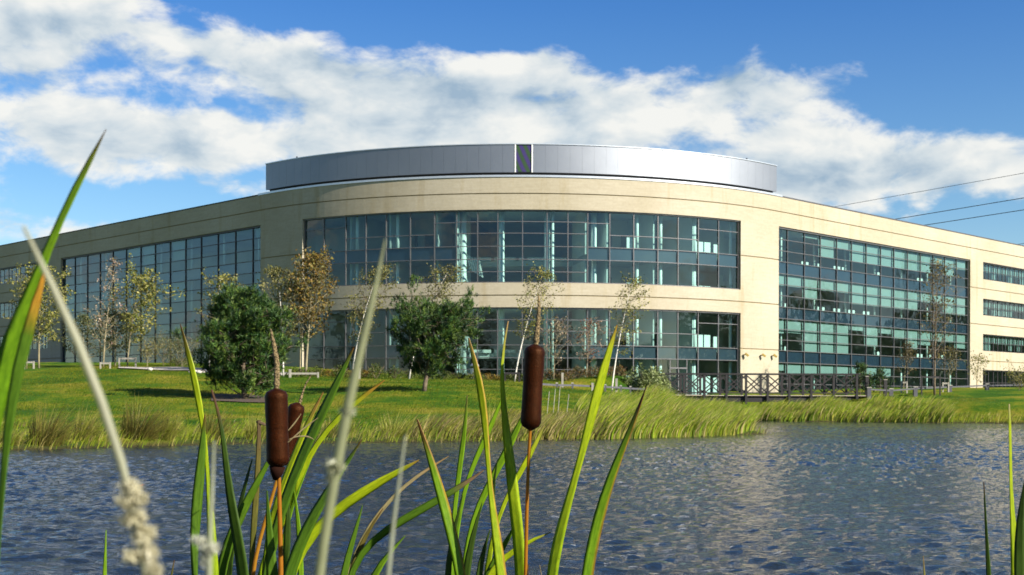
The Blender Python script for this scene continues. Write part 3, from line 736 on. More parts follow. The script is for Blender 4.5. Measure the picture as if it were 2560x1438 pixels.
def pine(label, px, Y, ytop, halfw, crown0, seed, ntuft, nb=46, nsub=7, pxtop=None, r0=.13, nlen=.20, prof='round', rise=.55, wind=.12, name='pine_tree', cat='tree', tint=1.0):
    g = np.random.default_rng(seed); X = (px-1280)/F*Y; base = Vector((X, Y, z1(X, Y)-.08)); top = at(pxtop or px, ytop, Y)
    root = empty(name, base, label, cat)
    tw, dr = skeleton(base, top, crown0, halfw/F*Y*1.38, rise, nb, nsub, wind, g, r0, M['bark'], root, prof=prof, hard=True); kp = g.random(len(tw)) < .27; tw = tw[kp]; dr = dr[kp]
    i = g.integers(0, len(tw), ntuft); C = tw[i]+g.normal(size=(ntuft, 3))*.15; ax = dr[i]*.5+g.normal(size=(ntuft, 3))*.28+np.array([.1, 0, .85]); ax /= np.linalg.norm(ax, axis=1)[:, None]
    k = 9; C3 = np.repeat(C, k, 0); A3 = np.repeat(ax, k, 0); n = len(C3)
    d = A3*.75+g.normal(size=(n, 3))*.55; d /= np.linalg.norm(d, axis=1)[:, None]
    u = g.normal(size=(n, 3)); u -= d*(u*d).sum(1)[:, None]; u /= np.linalg.norm(u, axis=1)[:, None]
    C3 = C3+A3*(g.random(n)[:, None]-.3)*.16; ln = nlen*(.7+.6*g.random(n))[:, None]
    Vv = np.stack([C3-u*.019, C3+u*.019, C3+d*ln], 1).reshape(-1, 3); Ft = np.arange(3*n).reshape(n, 3)
    cols = np.array([(.024, .066, .012), (.05, .11, .018), (.012, .036, .013), (.10, .155, .024)])*tint
    ci = cols[g.integers(0, 4, ntuft)]*(.7+.5*g.random(ntuft))[:, None]
    mesh_np('crown', Vv, Ft, M['needle'], root, np.repeat(np.repeat(ci, k, 0), 3, 0))
    return root
PALE = [(.16, .17, .03), (.24, .23, .045), (.10, .12, .02), (.30, .27, .08)]
OLIVE = [(.13, .13, .035), (.19, .18, .05), (.09, .10, .03), (.25, .22, .08)]
RUST = [(.19, .11, .02), (.15, .10, .02), (.24, .17, .03), (.09, .075, .02), (.14, .13, .03)]
DARK = [(.07, .09, .03), (.11, .12, .04), (.05, .07, .025), (.17, .17, .07)]
PINKY = [(.30, .20, .16), (.24, .19, .10), (.40, .33, .25), (.15, .12, .06)]
# two dark pines on the lawn
pine('broad dark green pine with its skirt touching the lawn, larger of the two pines', 612, 66, 752, 112, .02, 21, 9000, nb=64, nsub=9, r0=.15, nlen=.24, prof='flame', pxtop=600, wind=.05)
pine('dark pine with a bare forked trunk, standing alone mid-lawn', 1060, 69, 800, 92, .17, 22, 4200, nb=40, nsub=8, pxtop=1105, r0=.14, nlen=.22, prof='round', wind=.2)
# background and lawn trees
broad_tree('pale yellow leafed young tree behind the big green blade at the far left', 97, 98, 672, 62, .25, PALE, 1900, .19, .15, seed=1, nb=26, r0=.08)
broad_tree('thin second trunk with small olive crown left of the pale tree at far left', 66, 97, 720, 34, .35, OLIVE, 600, .17, .2, seed=2, nb=14, r0=.06)
broad_tree('wispy dark olive larch-like tree standing against the left wing glass', 208, 104, 765, 46, .12, DARK, 1500, .14, .25, seed=3, nb=34, rise=.35, prof='cone', r0=.06)
broad_tree('tall sparse tree with scattered pinkish white leaves before the left wing', 258, 97, 622, 46, .15, PINKY, 420, .17, .1, seed=4, nb=26, r0=.07, pxtop=285, prof='cone')
broad_tree('dense low olive tree between the two taller thin trees before the left wing', 288, 100, 765, 44, .25, DARK, 1900, .15, .2, seed=5, nb=28, rise=.6, r0=.07)
broad_tree('wind-swept tree with pale green leaves flagging to the right above a timber guard frame', 318, 98, 678, 60, .30, PALE, 1500, .20, .8, seed=6, nb=24, r0=.06, pxtop=345)
broad_tree('small bare-looking shrub tree beside the pale gravel path', 368, 100, 850, 34, .25, OLIVE, 350, .12, .3, seed=7, nb=16, r0=.04, name='small_tree')
broad_tree('twiggy dark shrub against the base of the left wing glass', 408, 103, 838, 40, .05, DARK, 700, .12, .2, seed=8, nb=26, r0=.03, name='shrub', cat='shrub')
broad_tree('dark twiggy bush left of the big pine against the glass', 455, 100, 842, 36, .05, DARK, 800, .12, .2, seed=9, nb=26, r0=.03, name='shrub', cat='shrub')
broad_tree('pale leafed birch rising just left behind the big pine', 522, 92, 672, 46, .30, PALE, 900, .17, .7, seed=10, nb=22, bark='birch', pxtop=548, r0=.06, name='birch_tree')
broad_tree('birch with olive leaves and white stem just right behind the big pine', 708, 90, 650, 42, .32, OLIVE, 1300, .17, .3, seed=11, nb=24, bark='birch', pxtop=695, r0=.07, name='birch_tree')
broad_tree('rust brown leafed maple, the most orange tree before the building', 764, 90, 618, 84, .32, RUST, 1900, .20, .15, seed=12, nb=36, nsub=7, bark='barkpale', pxtop=785, r0=.10, rise=1.3, prof='flame', name='maple_tree')
broad_tree('slim second stem with few rust leaves close beside the orange maple', 750, 91, 700, 45, .40, RUST, 900, .18, .15, seed=13, nb=16, r0=.06, rise=1.2, name='maple_tree')
broad_tree('birch with twin white stems leaning right, left of the curved windows centre', 880, 90, 645, 40, .30, OLIVE, 1500, .14, .55, seed=14, nb=30, bark='birch', pxtop=945, r0=.075, name='birch_tree')
broad_tree('birch leaning right behind the top of the lone pine', 1022, 88, 652, 48, .34, OLIVE, 1400, .14, .75, seed=15, nb=28, bark='birch', pxtop=1115, r0=.06, name='birch_tree')
broad_tree('birch with slender leaning white stem left of the tallest brown seed head spike', 1286, 88, 656, 42, .38, PALE, 950, .13, .7, seed=16, nb=26, bark='birch', pxtop=1358, r0=.06, name='birch_tree')
broad_tree('small sapling with sparse pinkish leaves before the hall glass, left of its twin', 1384, 90, 776, 34, .25, PINKY, 330, .14, .15, seed=17, nb=20, r0=.04, name='sapling', pxtop=1392)
broad_tree('small sapling with darker red leaves before the hall glass, right of its twin', 1466, 90, 782, 34, .25, [(.20, .08, .05), (.16, .10, .05), (.30, .2, .14)], 330, .14, .15, seed=18, nb=20, r0=.04, name='sapling', pxtop=1474)
broad_tree('birch with white stem and crown blown right, rightmost birch before the curved front', 1528, 84, 672, 40, .36, PALE, 800, .13, .9, seed=19, nb=24, bark='birch', pxtop=1578, r0=.06, name='birch_tree')
broad_tree('tall dark stemmed tree with sparse brown leaves before the right wing', 2336, 104, 640, 62, .22, [(.13, .11, .04), (.20, .16, .05), (.08, .07, .03)], 520, .20, .25, seed=20, nb=34, nsub=5, bark='bark', r0=.10, rise=1.6, pxtop=2340, prof='round')
broad_tree('young tree with small brown crown on a pale thin stem at the right wing', 2258, 106, 826, 26, .35, [(.16, .12, .05), (.10, .08, .04)], 420, .13, .1, seed=23, nb=18, r0=.04, pxtop=2272, name='sapling', prof='cone')
broad_tree('young olive leafed tree right of the tall dark stemmed tree', 2372, 108, 838, 26, .35, [(.15, .13, .05), (.10, .09, .04)], 500, .13, .1, seed=24, nb=18, r0=.04, name='sapling', pxtop=2376, prof='cone')
broad_tree('thin yellowish sapling against the stone pier at the right end', 2441, 118, 862, 20, .25, PALE, 260, .15, .25, seed=25, nb=18, r0=.035, name='sapling', pxtop=2446)
broad_tree('small shrub with pale leaves at the right edge of the lawn', 2548, 112, 915, 34, .05, PALE, 380, .15, .25, seed=26, nb=24, r0=.03, name='shrub', cat='shrub')
pine('small young pine rising behind the right end of the footbridge', 2150, 100, 912, 26, .1, 27, 260, nb=18, nsub=3, r0=.04, nlen=.22, tint=.9, prof='cone')
pine('lower young pine beside the last posts of the footbridge', 2200, 101, 925, 22, .1, 28, 200, nb=16, nsub=3, r0=.04, nlen=.2, tint=.9, prof='cone')
# round grey-leaved bush by the bridge
def mound(name, label, px, Y, ybase, w, h, cols, n, ls, seed, cat='shrub', group=None, wind=.5, asp=.35):
    g = np.random.default_rng(seed); X = (px-1280)/F*Y; zb = z1(X, Y); W = w/F*Y/2; Hh = h/F*Y
    root = empty(name, (X, Y, zb), label, cat, group)
    ph = g.random(n)*2*math.pi; ct = g.random(n)**.7; rr = (.78+.3*g.random(n))*(.85+.18*np.sin(3*ph+seed)); st = np.sqrt(1-ct**2)
    P = np.stack([X+W*rr*st*np.cos(ph), Y+W*.8*rr*st*np.sin(ph), zb+Hh*rr*ct*(.9+.12*np.sin(5*ph))], 1)
    Vv, Fq = tri_leaves(P, ls, g, asp=asp, wind=wind); mesh_np('foliage', Vv, Fq, M['leaf'], root, pick_cols(n, cols, g, 4))
    mb = MB()
    for k in range(9):
        a = g.random()*6.28; mb.tube([(X, Y, zb-.05), (X+W*.5*math.cos(a), Y+W*.4*math.sin(a), zb+Hh*.5), (X+W*.85*math.cos(a), Y+W*.7*math.sin(a), zb+Hh*.75)], [.025, .02, .008], 5)
    mb.build('stems', M['bark'], root)
    return root
mound('round_bush', 'large rounded bush with pale grey-green leaves left of the footbridge', 1618, 88, 975, 140, 84, [(.12, .16, .04), (.24, .29, .09), (.34, .38, .18), (.05, .07, .02)], 6500, .17, 31, wind=1.2)
HED = [('low dark green shrub in the planting bed before the curved front', [(.05, .08, .012), (.09, .12, .02), (.14, .16, .03)]),
       ('low golden orange shrub in the planting bed before the curved front', [(.30, .20, .02), (.22, .12, .02), (.14, .12, .03)]),
       ('low reddish olive shrub in the planting bed before the hall glass', [(.16, .12, .03), (.20, .10, .04), (.10, .10, .03), (.06, .07, .02)])]
seq = [(740, 0, 28), (790, 0, 30), (815, 1, 20), (850, 0, 34), (880, 1, 24), (912, 1, 26), (940, 0, 44), (985, 0, 34), (1025, 0, 26), (1068, 0, 24), (1110, 0, 22), (1150, 0, 22), (1190, 0, 22), (1225, 1, 18), (1262, 0, 20),
       (1300, 0, 20), (1340, 2, 26), (1378, 2, 32), (1412, 2, 32), (1445, 2, 34), (1480, 2, 32), (1512, 2, 34), (1545, 2, 30)]
cnt = [0, 0, 0]
for i, (px, k, h) in enumerate(seq):
    cnt[k] += 1
    mound('planting_shrub', HED[k][0]+', '+ORD[cnt[k]-1], px, 89+(i % 3)*1.1, 955, 54, h, HED[k][1], 650, .13, 40+i, group=('dark green', 'golden orange', 'reddish olive')[k]+' shrubs in the planting bed', wind=.3)
for i, px in enumerate((555, 590, 470, 440)):
    mound('planting_shrub', 'clipped green shrub at the foot of the left wing behind the path, '+ORD[(2, 3, 1, 0)[i]], px, 103, 915, 46, 24, HED[0][1], 420, .13, 80+i, group='clipped shrubs at the foot of the left wing', wind=.2)

# ------------------------------------------------------------------ lawn, bank grass, reeds (stuff)
def scatter(n, xr, yr, g, keep):
    P = np.stack([g.uniform(*xr, n), g.uniform(*yr, n)], 1); Z = zt(P[:, 0], P[:, 1]); m = keep(P[:, 0], P[:, 1], Z); return np.column_stack([P[m], Z[m]])
g = np.random.default_rng(3)
def inview(X, Y, m=.43): return np.abs(X) < m*Y
P = scatter(230000, (-34, 36), (38, 106), g, lambda x, y, z: (z > WZ+.15) & inview(x, y) & (~inside_building(x, y, -.6)))
n = len(P); h = .05+.07*g.random(n)
Vv, Fq, m = blades(P, h, .022+.02*g.random(n), np.stack([.03+.05*g.random(n), g.normal(size=n)*.02], 1), g, 1)
pat = np.sin(P[:, 0]*.21+1.7*np.sin(P[:, 1]*.13))*np.sin(P[:, 1]*.27+np.sin(P[:, 0]*.4))
ca = np.array([(.034, .098, .003)]); cb = np.array([(.20, .20, .014)]); tt = np.clip(.42+.42*pat+g.normal(size=n)*.30, 0, 1)[:, None]
tag(mesh_np('lawn_grass', Vv, Fq, M['blade'], None, np.repeat((ca*(1-tt)+cb*tt)*(.8+.4*g.random(n))[:, None], m, 0)), 'short bright green lawn grass over the rolling bank', 'grass', kind='stuff')
# long bank grass at the water line
P = scatter(190000, (-34, 40), (36, 100), g, lambda x, y, z: (z > WZ-.05) & (z < WZ+.62) & inview(x, y, .44) & (x < 70))
den = np.sin(P[:, 0]*1.1)*np.sin(P[:, 1]*.9+P[:, 0]*.5)+g.normal(size=len(P))*.6
P = P[den > -.25]; n = len(P)
low = np.clip(1-(P[:, 2]-WZ)/.62, 0, 1); h = (.14+.34*low)*(.5+.9*g.random(n))
h *= np.where(P[:, 0] > 14, 1.5, 1.0)
Vv, Fq, m = blades(P, h, .018+.022*g.random(n), np.stack([h*(.25+.5*g.random(n)), g.normal(size=n)*.08], 1), g, 2)
cl = np.array([(.18, .27, .012), (.30, .34, .03), (.38, .32, .10), (.12, .11, .03), (.26, .32, .02)])
tag(mesh_np('bank_grass', Vv, Fq, M['blade'], None, np.repeat(cl[g.integers(0, 5, n)]*(.7+.5*g.random(n))[:, None], m, 0)), 'long yellow-green grass fringing the water along the far bank', 'grass', kind='stuff')
# reed bed on the point
def reeds(name, label, poly, n, hr, seed, cols, wr_=(.03, .07), lean=.6):
    g = np.random.default_rng(seed); poly = np.array(poly); lo = poly.min(0); hi = poly.max(0)
    P = np.stack([g.uniform(lo[0], hi[0], n*3), g.uniform(lo[1], hi[1], n*3)], 1)
    ins = np.zeros(len(P), bool); j = len(poly)-1
    for i in range(len(poly)):
        xi, yi = poly[i]; xj, yj = poly[j]; c = ((yi > P[:, 1]) != (yj > P[:, 1])) & (P[:, 0] < (xj-xi)*(P[:, 1]-yi)/(yj-yi+1e-9)+xi); ins ^= c; j = i
    P = P[ins][:n]; n = len(P); Z = np.maximum(zt(P[:, 0], P[:, 1]), WZ-.25); B = np.column_stack([P, Z-.05])
    hh = hr[0]+(hr[1]-hr[0])*g.random(n); hh *= .85+.2*np.sin(P[:, 0]*1.4+seed)*np.sin(P[:, 1]*.8)
    Vv, Fq, m = blades(B, hh, wr_[0]+(wr_[1]-wr_[0])*g.random(n), np.stack([hh*lean*(.5+.9*g.random(n)), g.normal(size=n)*.15], 1), g, 4, 2.0)
    cl = np.array(cols)
    return tag(mesh_np(name, Vv, Fq, M['blade'], None, np.repeat(cl[g.integers(0, len(cl), n)]*(.7+.5*g.random(n))[:, None], m, 0)), label, 'reeds', kind='stuff')
RC = [(.26, .38, .02), (.36, .44, .03), (.46, .44, .08), (.13, .20, .02), (.48, .40, .16), (.20, .30, .02)]
reeds('reed_bed', 'tall bright green reeds leaning right on the point of the far bank', [(3.6, 50.6), (5.8, 52.7), (7.8, 54.4), (9.6, 56.6), (11.3, 59.8), (11.6, 63.5), (9.5, 66), (7, 66), (4.5, 62), (2.5, 56)], 15000, (1.0, 1.65), 5, RC)
reeds('reed_bed', 'lower yellowish reed fringe left of the reed point', [(-4, 47.4), (0, 48.3), (3.6, 50.3), (4.5, 53), (2, 55), (-1, 52), (-4, 49.6)], 5200, (.45, 1.05), 6, [(.36, .34, .06), (.42, .34, .14), (.20, .26, .03), (.16, .13, .05)])
reeds('reed_bed', 'bright reeds along the right bank below the footbridge', [(17.6, 97.5), (20, 95.3), (24, 94), (28.5, 91), (31, 90), (31, 92.5), (28.5, 94.5), (24, 97), (19, 99.5)], 9000, (.7, 1.7), 7, RC, (.05, .10))
reeds('reed_bed', 'dark leaning reeds in shade under the footbridge', [(11, 84), (12.3, 84), (13.4, 96), (12, 97)], 900, (.7, 1.4), 8, [(.12, .16, .04), (.07, .09, .03)])  # bridge shade is put into these darker blade colours
# rush clumps, each its own plant
def rush(px, Y, w, h, seed, cols, label, n=520):
    g = np.random.default_rng(seed); X = (px-1280)/F*Y; W = w/F*Y/2; Hh = h/F*Y; zb = max(z1(X, Y), WZ)
    root = empty('rush_clump', (X, Y, zb), label, 'rushes')
    a = g.random(n)*6.28; r = np.sqrt(g.random(n))*W*.55; B = np.stack([X+r*np.cos(a), Y+r*np.sin(a)*.7, np.full(n, zb-.05)], 1)
    hh = Hh*(.35+.75*g.random(n))*(1-.45*(r/(W*.55))**2); ln = np.stack([np.cos(a)*W*.55+Hh*.25, np.sin(a)*W*.4], 1)
    Vv, Fq, m = blades(B, hh, .012+.012*g.random(n), ln, g, 3, 1.4); cl = np.array(cols)
    mesh_np('stems', Vv, Fq, M['blade'], root, np.repeat(cl[g.integers(0, len(cl), n)]*(.7+.6*g.random(n))[:, None], m, 0))
    k = n//4; i = g.integers(0, n, k); T = B[i]+np.column_stack([ln[i], hh[i]*.86])
    Vv, Fq = tri_leaves(T, .035, g, asp=.8); mesh_np('seed_tufts', Vv, Fq, M['blade'], root, np.full((4*k, 3), (.05, .035, .02)))
BRN = [(.19, .16, .035), (.09, .08, .02), (.26, .22, .05), (.13, .15, .025)]
OLG = [(.30, .31, .04), (.18, .22, .025), (.38, .34, .09)]
rush(112, 39.6, 130, 125, 1, BRN, 'dark brown rush clump at the water edge, leftmost on the bank', 700)
rush(205, 41, 80, 100, 2, OLG, 'yellow-olive rush clump right of the leftmost dark clump')
rush(345, 42.5, 140, 115, 3, BRN, 'wide dark rush clump crossed by the blurred grass stalk', 800)
rush(415, 43, 60, 95, 4, OLG, 'narrow olive rush clump just right of the wide dark clump')
rush(530, 45, 90, 100, 5, BRN, 'brown rush clump left of the left cattail head', 420)
rush(640, 46, 90, 80, 6, OLG, 'olive rush clump directly left behind the left cattail head')
rush(840, 47.5, 100, 70, 7, BRN, 'rush clump at the bank behind the pale blurred stalk', 420)
rush(985, 48, 120, 80, 8, OLG, 'olive rush clump below the lone pine at the water edge')
rush(1095, 48.5, 90, 66, 9, BRN, 'brown rush clump between the lone pine and the middle cattail leaves', 380)
rush(1225, 49.8, 100, 86, 10, OLG, 'rush clump just left of the tall middle cattail head')
rush(20, 38.9, 70, 60, 12, OLG, 'low olive rush tuft at the left edge of the photo')

# ------------------------------------------------------------------ path, mulch, rocks, furniture
def sheet(name, poly, mat, dz, kind='structure', step=1.2):
    """terrain-following strip: poly = list of (left point, right point) pairs"""
    v = []; f = []; nx = 7
    for (a, b) in poly:
        for k in range(nx+1):
            x = a[0]+(b[0]-a[0])*k/nx; y = a[1]+(b[1]-a[1])*k/nx; v.append((x, y, float(ground_z(np.array([x]), np.array([y]))[0])+dz))
    for i in range(len(poly)-1):
        for k in range(nx): a = i*(nx+1)+k; f.append((a, a+1, a+nx+2, a+nx+1))
    V_ = np.array(v); return tag(mesh_np(name, V_, np.array(f), mat, smooth=True), kind=kind)
def g3(px, Y): return ((px-1280)/F*Y, Y)
pa = []
for px in range(296, 735, 16):
    u = (px-296)/440; Yn = 93.5-2.5*u; Yf = 95.5+3.0*min(1, u*3)-3*u; pa.append((g3(px, Yn), g3(px, Yf)))
sheet('path', pa, M['path'], .10)
pa = [(g3(px, 63.2+abs(px-612)*.006), g3(px, 69.5-abs(px-612)*.012)) for px in range(528, 700, 14)]
sheet('mulch_bed', pa, M['soil'], .05)
def rock(px, Y, w, seed, label, group):
    g = random.Random(seed); X = (px-1280)/F*Y; z = z1(X, Y); r = w/F*Y/2; mb = MB(); nu = 8; nv = 5; vs = []
    for j in range(nv+1):
        ph = math.pi*j/nv
        for i in range(nu):
            th = 2*math.pi*i/nu; k = r*(.8+.4*g.random()); vs.append((X+k*math.sin(ph)*math.cos(th)*1.15, Y+k*math.sin(ph)*math.sin(th), z+.03+k*.75*math.cos(ph)+r*.2))
    fs = [(j*nu+i, j*nu+(i+1) % nu, (j+1)*nu+(i+1) % nu, (j+1)*nu+i) for j in range(nv) for i in range(nu)]
    mb.add(vs, fs); o = mb.build('rock', M['rock'], None, True); return tag(o, label, 'rock', group)
RK = ((497, 13), (508, 10), (521, 15), (534, 9), (545, 13), (556, 10), (640, 12), (652, 10), (668, 14), (682, 10), (694, 12), (488, 8), (475, 9), (705, 9))
for i, (px, w) in enumerate(RK):
    rock(px, 90.5+(i % 4)*.6, w, i, 'pale rounded rock edging the gravel path, '+ORD[sorted(q for q, _ in RK).index(px)], 'rocks edging the gravel path')
rock(375, 93, 13, 77, 'single grey rock sitting on the pale path at left', None)
def frame_guard(px0, px1, Y, ytop, mat, label, h=None, rails=2, cat='tree guard'):
    x0 = (px0-1280)/F*Y; x1 = (px1-1280)/F*Y; zt_ = (HY-ytop)/F*Y; xm = (x0+x1)/2; root = empty('tree_guard_frame', (xm, Y, z1(xm, Y)), label, cat)
    for x in (x0, x1):
        mb = MB(); mb.box(x-.05, x+.05, Y-.05, Y+.05, z1(x, Y)-.2, zt_); mb.build('post', mat, root)
    mb = MB(); mb.box(x0+.052, x1-.052, Y-.035, Y+.035, zt_-.16, zt_-.03); mb.build('crossbar', mat, root)
frame_guard(298, 339, 97.6, 896, M['paleTimber'], 'white timber guard frame at the foot of the wind-swept pale tree')
frame_guard(251, 275, 95, 908, M['paleTimber'], 'pale guard frame of two posts below the tall sparse tree at left')
frame_guard(60, 84, 96, 906, M['paleTimber'], 'brown timber guard frame under the pale tree at far left')
frame_guard(726, 795, 88, 932, M['paleTimber'], 'wide low timber rail guarding the orange maple')
frame_guard(2253, 2267, 105.5, 951, M['paleTimber'], 'narrow pale guard frame round the young brown tree at right')
frame_guard(2304, 2350, 103.6, 937, M['timber'], 'dark guard frame of two posts astride the tall dark stemmed tree')
frame_guard(2357, 2371, 107.5, 953, M['paleTimber'], 'small pale guard frame right of the tall dark stemmed tree')
frame_guard(1262, 1298, 87.5, 930, M['timber'], 'dark guard frame with crossbar at the foot of the leaning white birch')
def post(px, Y, ytop, label, mat='paleTimber', r=.07):
    x = (px-1280)/F*Y; z0 = z1(x, Y)-.2; zt_ = (HY-ytop)/F*Y; root = empty('timber_post', (x, Y, z0+.2), label, 'post')
    mb = MB(); mb.box(x-r, x+r, Y-r, Y+r, z0, zt_-.06); mb.build('shaft', M[mat], root)
    mb = MB(); mb.box(x-r*1.15, x+r*1.15, Y-r*1.15, Y+r*1.15, zt_-.06, zt_); mb.build('cap', M['concrete'], root)
post(1406, 84, 932, 'tall grey post in front of the reddish shrubs')
post(1481, 82, 957, 'grey post rising from the grass at the start of the knee rail')
post(1541, 84, 946, 'thin dark post between the rightmost birch and the round bush')
post(898, 87, 920, 'short pale post in the planting bed by the white birch stems')
post(725, 87.6, 925, 'pale post at the left end of the maple rail')
def knee_rail(pts, label, w=.16):
    root = empty('knee_rail', (*g3(pts[0][0], pts[0][1]), 0), label, 'fence'); tops = []
    for px, Y, yt in pts:
        x, y = g3(px, Y); zt_ = (HY-yt)/F*Y; mb = MB(); mb.box(x-w/2, x+w/2, y-w/2, y+w/2, z1(x, y)-.2, zt_); mb.build('post', M['greyTimber'], root)
        mb = MB(); mb.box(x-w*.6, x+w*.6, y-w*.6, y+w*.6, zt_, zt_+.07); mb.build('post_cap', M['concrete'], root); tops.append(Vector((x, y, zt_-.1)))
    for a, b in zip(tops, tops[1:]):
        mb = MB(); d = (b-a).normalized()*(w*.5+.004); mb.bar(a+d, b-d, .07, .12); mb.build('rail', M['greyTimber'], root)
knee_rail([(1350, 79, 956), (1392, 80, 959), (1431, 81, 959), (1513, 83, 963), (1552, 84, 965), (1576, 85, 967), (1622, 87, 969), (1652, 89, 970)], 'low knee rail with white capped posts between lawn and reeds at centre', .12)
knee_rail([(2172, 97.5, 968), (2227, 100, 971), (2288, 103, 966), (2374, 108, 962), (2467, 113, 958), (2600, 118, 956)], 'low grey knee rail with white capped posts along the right lawn', .30)
# canes
for i, (px, yt) in enumerate(((1370, 978), (1385, 972), (1397, 965), (1419, 985))):
    Y = 60+i*.3; x, y = g3(px, Y); z0 = z1(x, y); mb = MB(); mb.tube([(x-.05, y, z0-.1), (x+.06, y, (HY-yt)/F*Y)], .018, 6)
    tag(mb.build('planting_cane', M['paleTimber']), 'thin pale cane upright in the grass right of the middle cattail, '+ORD[i], 'cane', 'canes in the grass behind the middle cattail')
# litter bin, yellow board
x, y = g3(1186, 94); z = z1(x, y); root = empty('litter_bin', (x, y, z), 'steel domed litter bin behind the hedge near the hall', 'bin')
mb = MB(); mb.tube([(x, y, z), (x, y, z+.85)], .3, 16); mb.build('body', M['steelb'], root, False)
mb = MB(); mb.tube([(x, y, z+.95), (x, y, z+1.1), (x, y, z+1.22), (x, y, z+1.28)], [.34, .32, .2, .04], 16); mb.build('dome_lid', M['steelb'], root, True)
mb = MB(); mb.tube([(x, y, z+.85), (x, y, z+.95)], .26, 12); mb.build('opening', M['black'], root)
x, y = g3(1756, 104); z = z1(x, y); root = empty('sandwich_board', (x, y, z), 'yellow sandwich board standing behind the footbridge by the glass doors', 'board')
for sg in (-1, 1):
    mb = MB(); mb.hexa([(x-.3, y+sg*.28-.02, z), (x+.3, y+sg*.28-.02, z), (x+.3, y+sg*.28+.02, z), (x-.3, y+sg*.28+.02, z), (x-.3, y+sg*.03-.02, z+1.1), (x+.3, y+sg*.03-.02, z+1.1), (x+.3, y+sg*.03+.02, z+1.1), (x-.3, y+sg*.03+.02, z+1.1)]); mb.build('panel', M['yellow'], root)
# footbridge -----------------------------------------------------------------
YB = 99.0; bx = [(p-1280)/F*YB for p in (1608, 1660, 1710, 1761, 1816, 1865, 1919, 1973, 2028, 2084, 2142)]
br = empty('footbridge', (bx[5], YB+1.2, -.2), 'dark timber footbridge with crossed braces over the inlet', 'bridge')
zr = 2.02; zb_ = .55
for side, yy in ((0, YB), (1, YB+2.4)):
    dx = 0 if side == 0 else 1.6
    for k, x in enumerate(bx):
        mb = MB(); mb.box(x+dx-.085, x+dx+.085, yy-.085, yy+.085, (-.28 if k not in (3, 6, 9) else -2.3), zr); mb.build('post', M['timber'], br)
    for a, b in zip(bx, bx[1:]):
        a += dx; b += dx; mb = MB(); mb.bar((a+.09, yy-.03, zb_+.1), (b-.09, yy-.03, zr-.12), .05, .09); mb.build('brace', M['timber'], br)
        mb = MB(); mb.bar((a+.09, yy+.03, zr-.12), (b-.09, yy+.03, zb_+.1), .05, .09); mb.build('brace', M['timber'], br)
        mb = MB(); mb.box(a+.087, b-.087, yy-.05, yy+.05, zb_, zb_+.09); mb.build('bottom_rail', M['timber'], br)
    mb = MB(); mb.box(bx[0]+dx-.3, bx[-1]+dx+.3, yy-.11, yy+.11, zr, zr+.09); mb.build('handrail', M['timber'], br)
    mb = MB(); mb.box(bx[0]+dx-.2, bx[-1]+dx+.2, yy+(.12 if side == 0 else -.25), yy+(.25 if side == 0 else -.12), -.12, .30); mb.build('beam', M['timber'], br)
k = 0; x = bx[0]-.3
while x < bx[-1]+1.6:
    mb = MB(); mb.box(x, x+.135, YB+.09, YB+2.31, .305, .36); mb.build('deck_board', M['timber'], br); x += .15
mb = MB(); mb.box(bx[0]-.25, bx[-1]+.9, YB-.02+.0, YB+.088, .36, .42); mb.build('deck_edge', M['decke'], br)
for px, yt in ((2167, 938), (2213, 946)):
    post(px, 99.5, yt, 'dark capped post at the right end of the footbridge, '+('nearer to the bridge' if px == 2167 else 'farther from the bridge'), 'timber', .12)

# ------------------------------------------------------------------ power line
def pylon(base, H, label):
    root = empty('electricity_pylon', base, label, 'pylon'); mb = MB(); b = Vector(base); r = .12
    def half(z): return 4.2*(1-z/H)**1.25+.55
    lv = [0, 8, 15, 21, 26.5, 31.5, 36, 40, 44, 47.5, H]
    c = [[b+Vector((sx*half(z), sy*half(z), z)) for sx, sy in ((-1, -1), (1, -1), (1, 1), (-1, 1))] for z in lv]
    for i in range(len(lv)-1):
        for k in range(4):
            mb.tube([c[i][k], c[i+1][k]], .16, 4, False); mb.tube([c[i][k], c[i+1][(k+1) % 4]], .09, 4, False); mb.tube([c[i][(k+1) % 4], c[i+1][k]], .09, 4, False)
            mb.tube([c[i+1][k], c[i+1][(k+1) % 4]], .09, 4, False)
    mb.build('lattice_mast', M['steel'], root)
    for z, w in ((H-16, 7.0), (H-9, 9.5), (H-3, 6.5)):
        mb = MB()
        for sg in (-1, 1):
            tip = b+Vector((.3*sg*w, sg*w, z)); 
            for q in ((-.8, -.8, 0), (.8, -.8, 0), (0, 0, 2.2)): mb.tube([b+Vector((q[0], q[1]*sg*-1, z+q[2])), tip], .11, 4, False)
        mb.build('cross_arm', M['steel'], root)
pylon((191.6, 179.4, 1.5), 52, 'lattice electricity pylon right of the photo, seen mirrored in the right wing glass')
for i, (a, b) in enumerate((((191.6, 179.4, 54), (2070, 515)), ((191.6, 179.4, 49), (2210, 547)), ((191.6, 179.4, 46), (2280, 562)), ((191.6, 179.4, 39.9), (2505, 610)))):
    # far end: same straight line carried on behind the building, slightly sagging
    ax = 1280+F*a[0]/a[1]; ay = HY-F*a[2]/a[1]; px, py = b; tx = 1400.0; ty = py+(py-ay)/(px-ax)*(tx-px); E = at(tx, ty, 400); A_ = Vector(a); pts = []
    for k in range(41):
        t = k/40; p = A_.lerp(E, t); p.z -= 4*t*(1-t)*.3; pts.append(p)
    mb = MB(); mb.tube(pts, .055 if i != 1 and i != 2 else .085, 5)
    tag(mb.build('power_cable', M['cable']), ('highest and thinnest power cable crossing the sky at right', 'upper of the two close dark power cables above the right roof', 'lower of the two close dark power cables above the right roof', 'lowest power cable touching the right edge above the roof end')[i], 'cable')

